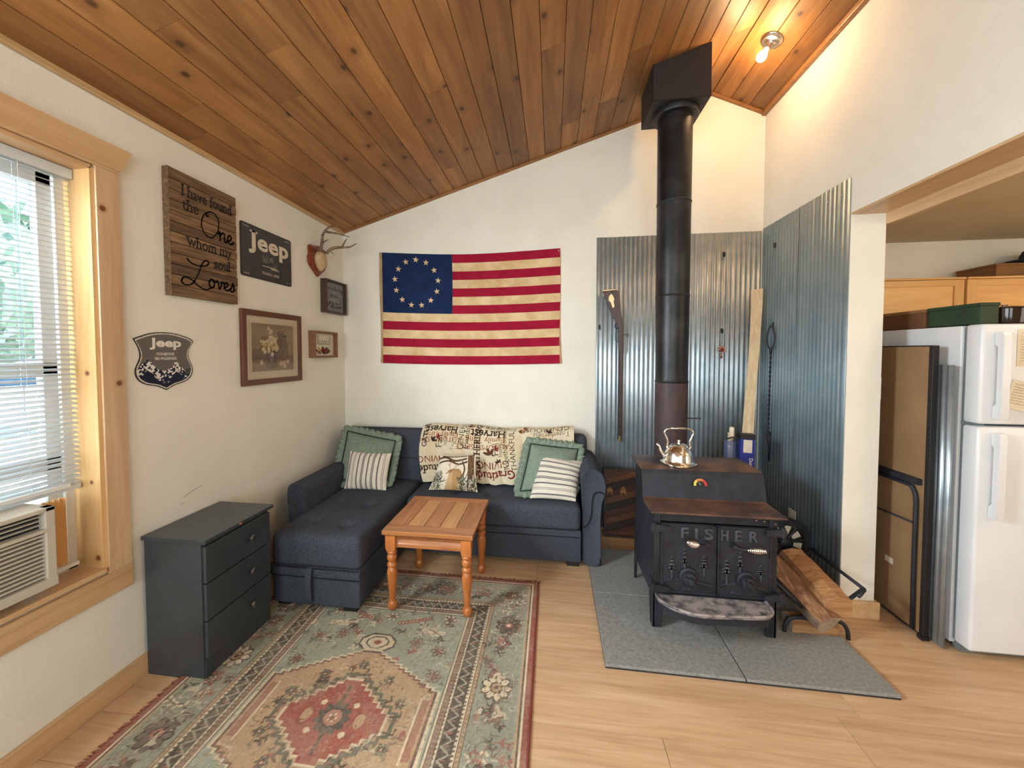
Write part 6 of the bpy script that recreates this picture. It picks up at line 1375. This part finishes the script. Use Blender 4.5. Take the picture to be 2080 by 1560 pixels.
# log rack and firewood
rk = thing('log_rack', 'black steel log rack with curved feet on the floor right of the stove', 'log rack', (3.10,-0.83,0))
def bar(name, pts, s_=0.0085):
    bm = B(); tube(bm, pts, s_, 8); return obj(name, bm, 'iron', rk, 3.2)
for yy, zf in ((-1.075,0.0),(-0.70,0.021)):
    P = catmull([(2.952,zf+0.008),(2.955,0.055),(2.975,0.088),(3.02,0.098),(3.10,0.094),(3.17,0.098),(3.215,0.085),(3.236,0.050),(3.240,zf+0.008)],5); bar('foot_bar',[(x,yy,z if (x<3.209 or yy>-1) else max(z,0.009)) for x,z in P],0.0095)
    bar('arm',[(3.105,yy,0.096),(3.212,yy,0.186),(3.300,yy,0.268)]); bar('arm',[(3.095,yy,0.096),(2.99,yy,0.19),(2.915,yy,0.262)])
bar('rail',[(3.300,-1.080,0.268),(3.300,-0.69,0.268)]); bar('rail',[(2.915,-1.080,0.262),(2.915,-0.69,0.262)]); bar('rail',[(3.10,-1.075,0.096),(3.10,-0.70,0.096)])
bar('end_stub',[(3.300,-1.080,0.268),(3.272,-1.092,0.246),(3.262,-1.092,0.236)],0.010)
def log(label, p0, p1, prof, seed, mats=('bark','log','log_pale'), group='split firewood logs'):
    p0, p1 = Vector(p0), Vector(p1); d = (p1-p0).normalized(); x = Vector((0,0,1)).cross(d).normalized(); z = d.cross(x); R = random.Random(seed); n = 9; rings = []
    for k in range(n+1):
        s = k/n; c = p0+(p1-p0)*s; rings.append([c+x*(a*(1+R.uniform(-.05,.05)))+z*(b_*(1+R.uniform(-.06,.06))) for a,b_ in prof])
    t_ = thing('firewood_log', label, 'firewood', (p0+p1)/2-Vector((0,0,0.05)), group)
    bm = B(); R_ = [[bm.verts.new(p) for p in r] for r in rings]; m_ = len(prof)
    for k in range(n):
        for j in range(m_):
            f = bm.faces.new((R_[k][j],R_[k][(j+1)%m_],R_[k+1][(j+1)%m_],R_[k+1][j])); f.material_index = 1 if j in mats_split[seed] else 0
    f = bm.faces.new(list(reversed(R_[0]))); f.material_index = 2; f = bm.faces.new(R_[-1]); f.material_index = 2
    me = bpy.data.meshes.new('log'); off = WORLD[t_.name]; bmesh.ops.recalc_face_normals(bm, faces=bm.faces)
    for v in bm.verts: v.co -= off
    bm.to_mesh(me); bm.free()
    for mm in mats: me.materials.append(M[mm])
    o = bpy.data.objects.new('split_wood', me); C.objects.link(o); o.parent = t_; return t_
mats_split = {1:(0,1,2,3,4,5,6),2:(0,1,5),3:(0,1,2,3,4,5),4:(0,1,2)}
log('big orange split log on the right side of the rack', (3.180,-1.105,0.180), (3.170,-0.74,0.240), [(-0.062,-0.030),(-0.02,-0.062),(0.045,-0.050),(0.066,-0.008),(0.060,0.040),(0.010,0.058),(-0.045,0.050)], 1, ('log','log','log'))
log('pale-ended dark split log slanting forward on the left side of the rack', (3.110,-1.135,0.112), (2.985,-0.80,0.255), [(-0.066,0.030),(0.0,0.052),(0.062,0.030),(0.052,-0.028),(0.008,-0.060),(-0.045,-0.034)], 2, ('bark','log_dark','log_pale'))
log('short split log lying on the floor tile under the rack', (2.985,-1.035,0.056), (3.195,-1.035,0.056), [(-0.045,-0.034),(0.045,-0.034),(0.050,0.010),(0.02,0.032),(-0.02,0.032),(-0.05,0.012)], 3)

# chevron wood picture standing on the floor
cp = thing('wood_wall_art', 'dark framed wood mosaic picture with pale arrows standing behind the sofa arm', 'picture', (2.44,-0.10,0.021))
MP = Matrix.Translation((2.192,-0.125,0.0 if False else 0.0))@Matrix.Rotation(-0.16,4,'X')
for a, b_ in (((0,0,0),(0.016,0.03,0.52)),((0.50,0,0),(0.516,0.03,0.52)),((0.016,0,0),(0.50,0.03,0.016)),((0.016,0,0.504),(0.50,0.03,0.52))):
    bm = B(); box(bm,a,b_,MP,bev=0.001); obj('frame_side', bm, 'frame_dark', cp)
bm = B(); box(bm,(0.014,0.018,0.014),(0.502,0.026,0.506),MP); obj('backing', bm, 'frame_brown', cp)
R = random.Random(3); brs = [wood('mosaic_%d'%i, *c_, 'X', 60, 6, 0.5, var=0.2) for i, c_ in enumerate(((S(52,24,14),S(70,34,20),S(84,44,28)),(S(30,16,12),S(42,24,16),S(54,32,22)),(S(84,50,24),S(108,66,34),S(124,80,44))))]
for k in range(9):
    for s in (0,1):
        z0 = 0.02+k*0.050-(0.02 if s else 0); x0_ = 0.017+s*0.243; x1_ = x0_+0.241; dz = 0.075
        q = [(x0_, z0+(dz if s else 0)-0.03),(x1_, z0+(0 if s else dz)-0.03),(x1_, z0+(0 if s else dz)+0.018),(x0_, z0+(dz if s else 0)+0.018)]
        q = [(x,min(max(z,0.017),0.503)) for x,z in q]
        if abs(q[0][1]-q[3][1])+abs(q[1][1]-q[2][1]) < 0.02: continue
        bm = B(); prism(bm, q, lambda x,y,d: MP@Vector((x,d,y)), 0.010+0.003*(k%2), 0.019); obj('chevron_strip', bm, brs[(k+s)%3 if k < 8 else 2], cp)
for (x, z) in ((0.048,0.345),(0.150,0.350),(0.330,0.350)):
    bm = B(); prism(bm, [(x-0.022,z-0.035),(x,z-0.012),(x+0.022,z-0.035),(x+0.022,z+0.012),(x,z+0.036),(x-0.022,z+0.012)], lambda a,b_,d: MP@Vector((a,d,b_)), 0.005, 0.012); obj('arrow_inlay', bm, 'log', cp)

# ================================================================== KITCHEN
fr_ = thing('refrigerator', 'white top-freezer refrigerator just beyond the kitchen opening', 'refrigerator', (4.06,-0.76,0))
fx0, fx1, fyb, fyf = 3.692, 4.43, -0.40, -1.052; ft = 1.545
bm = B(); box(bm,(fx0,fyf,0.028),(fx1,fyb,ft),bev=0.004); obj('cabinet_body', bm, 'fridge', fr_)
bm = B(); box(bm,(fx0+0.012,fyf-0.014,0.05),(fx1-0.01,fyf+0.001,ft-0.006)); obj('gasket', bm, 'seal', fr_)
def door(z0, z1, nm):
    bm = B(); box(bm,(fx0+0.002,fyf-0.088,z0),(fx1-0.002,fyf-0.014,z1),bev=0.012,seg=3); return obj(nm, bm, 'fridge', fr_, 0.6)
fd = door(1.098,ft+0.004,'freezer_door'); rd = door(0.045,1.086,'door')
for (z0, z1, d_) in ((1.125,1.510,fd),(0.675,1.062,rd)):
    bm = B(); x = fx0+0.048; q = [(0,z0),(0.030,z0),(0.036,z0+0.02),(0.036,z1-0.02),(0.030,z1),(0,z1),(0,z1-0.055),(0.018,z1-0.065),(0.018,z0+0.065),(0,z0+0.055)]
    prism(bm, q, lambda a,b_,d: Vector((d,fyf-0.0885-a,b_)), x, x+0.034); bmesh.ops.bevel(bm, geom=[e for e in bm.edges if abs(e.verts[0].co.x-e.verts[1].co.x) < 1e-6], offset=0.003, segments=2, affect='EDGES'); obj('handle', bm, 'fridge', d_, 0.6)
bm = B(); box(bm,(fx0+0.01,fyf-0.05,1.086),(fx0+0.06,fyf,1.098)); obj('hinge', bm, 'seal', fr_)
bm = B(); box(bm,(fx0+0.02,fyf-0.03,0.006),(fx1-0.02,fyf+0.01,0.045)); obj('toe_grille', bm, 'seal', fr_)
for x in (fx0+0.05,fx1-0.05):
    for y in (fyf+0.05,fyb-0.05):
        bm = B(); cyl(bm,(x,y,0),(x,y,0.03),0.018,None,12); obj('foot', bm, 'plastic_black', fr_)
def paper(label, x0, z0, w_, h, rot, seed):
    t_ = thing('paper_note', label, 'paper', (x0+w_/2,fyf-0.092,z0)); c_ = Vector((x0+w_/2,0,z0+h/2)); f = lambda x,y,d: Vector((c_.x+x*math.cos(rot)-y*math.sin(rot),fyf-0.0885-d-0.010*((x/w_+.5)**2),c_.z+x*math.sin(rot)+y*math.cos(rot)))
    bm = B(); n = 6; g = [[bm.verts.new(f(-w_/2+w_*i/n,-h/2+h*j/n,0.001)) for i in range(n+1)] for j in range(n+1)]
    for j in range(n):
        for i in range(n): bm.faces.new((g[j][i],g[j][i+1],g[j+1][i+1],g[j+1][i]))
    obj('sheet', bm, 'paper', t_, 3.2); R = random.Random(seed); T = []
    for k in range(int(h/0.012)-2):
        y = h/2-0.018-k*0.012; pts = [(-w_*.4+w_*.7*i/14, y+R.uniform(-.0018,.0018)) for i in range(15)]; T += stroke_tris(pts,0.0012)
    bm = B(); 
    for q in T: bm.faces.new([bm.verts.new(f(x,y,0.0018)) for x,y in q])
    obj('handwriting', bm, 'frame_mid', t_); bm = B(); cyl(bm,f(0,h/2-0.008,0.001),f(0,h/2-0.008,0.006),0.006,None,12); obj('magnet', bm, 'plastic_black', t_)
paper('cream paper note at the top of the freezer door', 3.826, 1.358, 0.13, 0.165, 0.0, 1)
paper('tilted cream handwritten note on the lower part of the freezer door', 3.800, 1.160, 0.12, 0.130, -0.22, 2)
# leaning folded table
ftb = thing('folding_table', 'folded brown hardboard table with black legs leaning beside the refrigerator', 'table', (3.62,-0.7,0))
bm = B(); box(bm,(3.610,-1.000,0.020),(3.622,-0.34,1.450)); obj('table_panel', bm, 'hardboard', ftb)
for a, b_ in (((3.606,-1.020,0.018),(3.632,-0.998,1.455)),((3.604,-0.342,0.018),(3.632,-0.32,1.455)),((3.609,-1.0,1.450),(3.632,-0.34,1.456)),((3.609,-1.0,0.014),(3.632,-0.34,0.022))):
    bm = B(); box(bm,a,b_,bev=0.002); obj('edge_trim', bm, 'plastic_black', ftb)
bm = B(); box(bm,(3.588,-0.985,0.762),(3.609,-0.36,0.792)); obj('apron_bar', bm, 'iron', ftb)
bm = B(); tube(bm,[(3.597,-0.45,0.765)]+[(3.597,y,z) for y,z in catmull([(-0.55,0.745),(-0.90,0.748),(-0.950,0.735),(-0.968,0.69),(-0.970,0.62)],5)]+[(3.597,-0.970,0.3),(3.597,-0.974,0.03)],0.0095,10); obj('leg', bm, 'iron', ftb, 3.2)
bm = B(); tube(bm,[(3.598,-0.40,0.535),(3.598,-0.955,0.562)],0.005,8); obj('brace', bm, 'iron', ftb, 3.2)
bm = B(); box(bm,(3.6092,-0.835,0.280),(3.6102,-0.785,0.312)); obj('paper_label', bm, 'off', ftb)
for y in (-1.01,-0.34):
    bm = B(); box(bm,(3.600,y-0.014,0),(3.634,y+0.014,0.02)); obj('foot', bm, 'plastic_black', ftb)
# ribbed steel offcuts standing between table and refrigerator
rs = thing('ribbed_metal_strips', 'ribbed galvanized metal sheets standing on edge against the refrigerator side', 'metal sheet', (3.66,-0.95,0))
for k, (xo, ya) in enumerate(((3.652,-1.075),(3.668,-1.050))):
    bm = B(); prev = None
    for i in range(61):
        s = i/60; y = ya+s*0.40; x = xo+0.0065*math.sin(2*PI*(y-ya)/0.030); col = [bm.verts.new((x,y,z)) for z in (0.001,1.362-0.01*k)]
        if prev: bm.faces.new((prev[0],col[0],col[1],prev[1]))
        prev = col
    o = obj('ribbed_sheet', bm, 'galv', rs, 3.2); md = o.modifiers.new('s','SOLIDIFY'); md.thickness = 0.001
# upper cabinets
def cab(label, x0, x1, nd_=1):
    t_ = thing('wall_cabinet', label, 'cabinet', ((x0+x1)/2,-0.17,1.40)); bm = B(); box(bm,(x0,-0.325,1.40),(x1,0.0,1.888)); obj('cabinet_box', bm, 'cab', t_)
    w_ = (x1-x0)/nd_
    for k in range(nd_):
        a, b_ = x0+k*w_+0.003, x0+(k+1)*w_-0.003; z0, z1 = 1.405, 1.875; s = 0.052; d = None
        bm = B(); box(bm,(a+s-.004,-0.336,z0+s-.004),(b_-s+.004,-0.327,z1-s*.75+.004)); d = obj('door', bm, 'cab', t_)
        for p, q, mt in (((a,z0),(a+s,z1),'cab_z'),((b_-s,z0),(b_,z1),'cab_z'),((a+s,z1-s*.75),(b_-s,z1),'cab'),((a+s,z0),(b_-s,z0+s),'cab')):
            bm = B(); box(bm,(p[0],-0.345,p[1]),(q[0],-0.326,q[1]),bev=0.0015); obj('door_rail', bm, mt, d)
    bm = B(); box(bm,(x0,-0.352,1.877),(x1,0.0,1.889),bev=0.001); obj('top_board', bm, 'cab', t_); return t_
cab('maple wall cabinet over the refrigerator, nearest to the wall end', 3.57, 4.335)
cab('maple wall cabinet over the refrigerator at the right edge of the view', 4.345, 5.6, 2)
cb2 = thing('cardboard_box', 'shallow brown cardboard box lying on top of the maple cabinets', 'box', (4.72,-0.2,1.889)); bm = B(); box(bm,(4.55,-0.29,1.8895),(5.02,-0.05,1.965),bev=0.002); obj('box_body', bm, 'card', cb2)
bm = B(); box(bm,(4.545,-0.295,1.965),(5.025,-0.045,1.978),bev=0.002); obj('lid', bm, 'card', cb2)
ht = thing('felt_hat', 'black felt hat with curled brim on the cardboard box above the cabinets', 'hat', (4.80,-0.17,1.979))
bm = B(); n = 36; rings = []
for (r, z) in ((0.062,0.0),(0.13,0.002),(0.165,0.016),(0.168,0.022),(0.13,0.010),(0.088,0.010),(0.084,0.06),(0.070,0.095),(0.030,0.088),(0.002,0.084)):
    rings.append([Vector((4.90+r*1.25*math.cos(2*PI*i/n), -0.175+r*0.68*math.sin(2*PI*i/n), 1.980+z+(0.018*abs(math.sin(2*PI*i/n))*(r>0.12)))) for i in range(n)])
loft(bm, rings); obj('crown_and_brim', bm, 'hat', ht, 3.2)
bb = thing('cardboard_box', 'dark brown cardboard box at the back of the refrigerator top', 'box', (3.82,-0.6,1.546)); bm = B(); box(bm,(3.700,-0.855,1.5465),(3.90,-0.42,1.640),bev=0.003); obj('box_body', bm, speckle('dark_card',S(84,52,26),S(102,66,36),0.7,scale=6), bb)
bm = B(); box(bm,(3.698,-0.857,1.628),(3.902,-0.418,1.644),bev=0.002); obj('lid', bm, 'card', bb)
gb = thing('storage_box', 'dark green fabric storage box at the front of the refrigerator top', 'box', (3.79,-0.98,1.55)); bm = B(); box(bm,(3.705,-1.115,1.5500),(3.778,-0.866,1.632),bev=0.004); obj('box_body', bm, 'green', gb)
bm = B(); box(bm,(3.702,-1.118,1.630),(3.781,-0.863,1.646),bev=0.003); obj('lid', bm, 'green', gb)
gj = thing('glass_dish', 'round dark brown glass dish on the refrigerator beside the green box', 'dish', (3.95,-1.05,1.55)); bm = B(); lathe(bm,[(0.068,0),(0.076,0.006),(0.080,0.04),(0.082,0.070),(0.079,0.073),(0.070,0.069)],(3.880,-1.030,1.5505),(0,0,1),32); obj('glass_bowl', bm, 'jar', gj, 0.8)
bm = B(); lathe(bm,[(0.083,0.071),(0.084,0.076),(0.050,0.083),(0.010,0.086),(0.010,0.091),(0.001,0.093)],(3.880,-1.030,1.5505),(0,0,1),32); obj('lid', bm, 'jar', gj, 0.8)
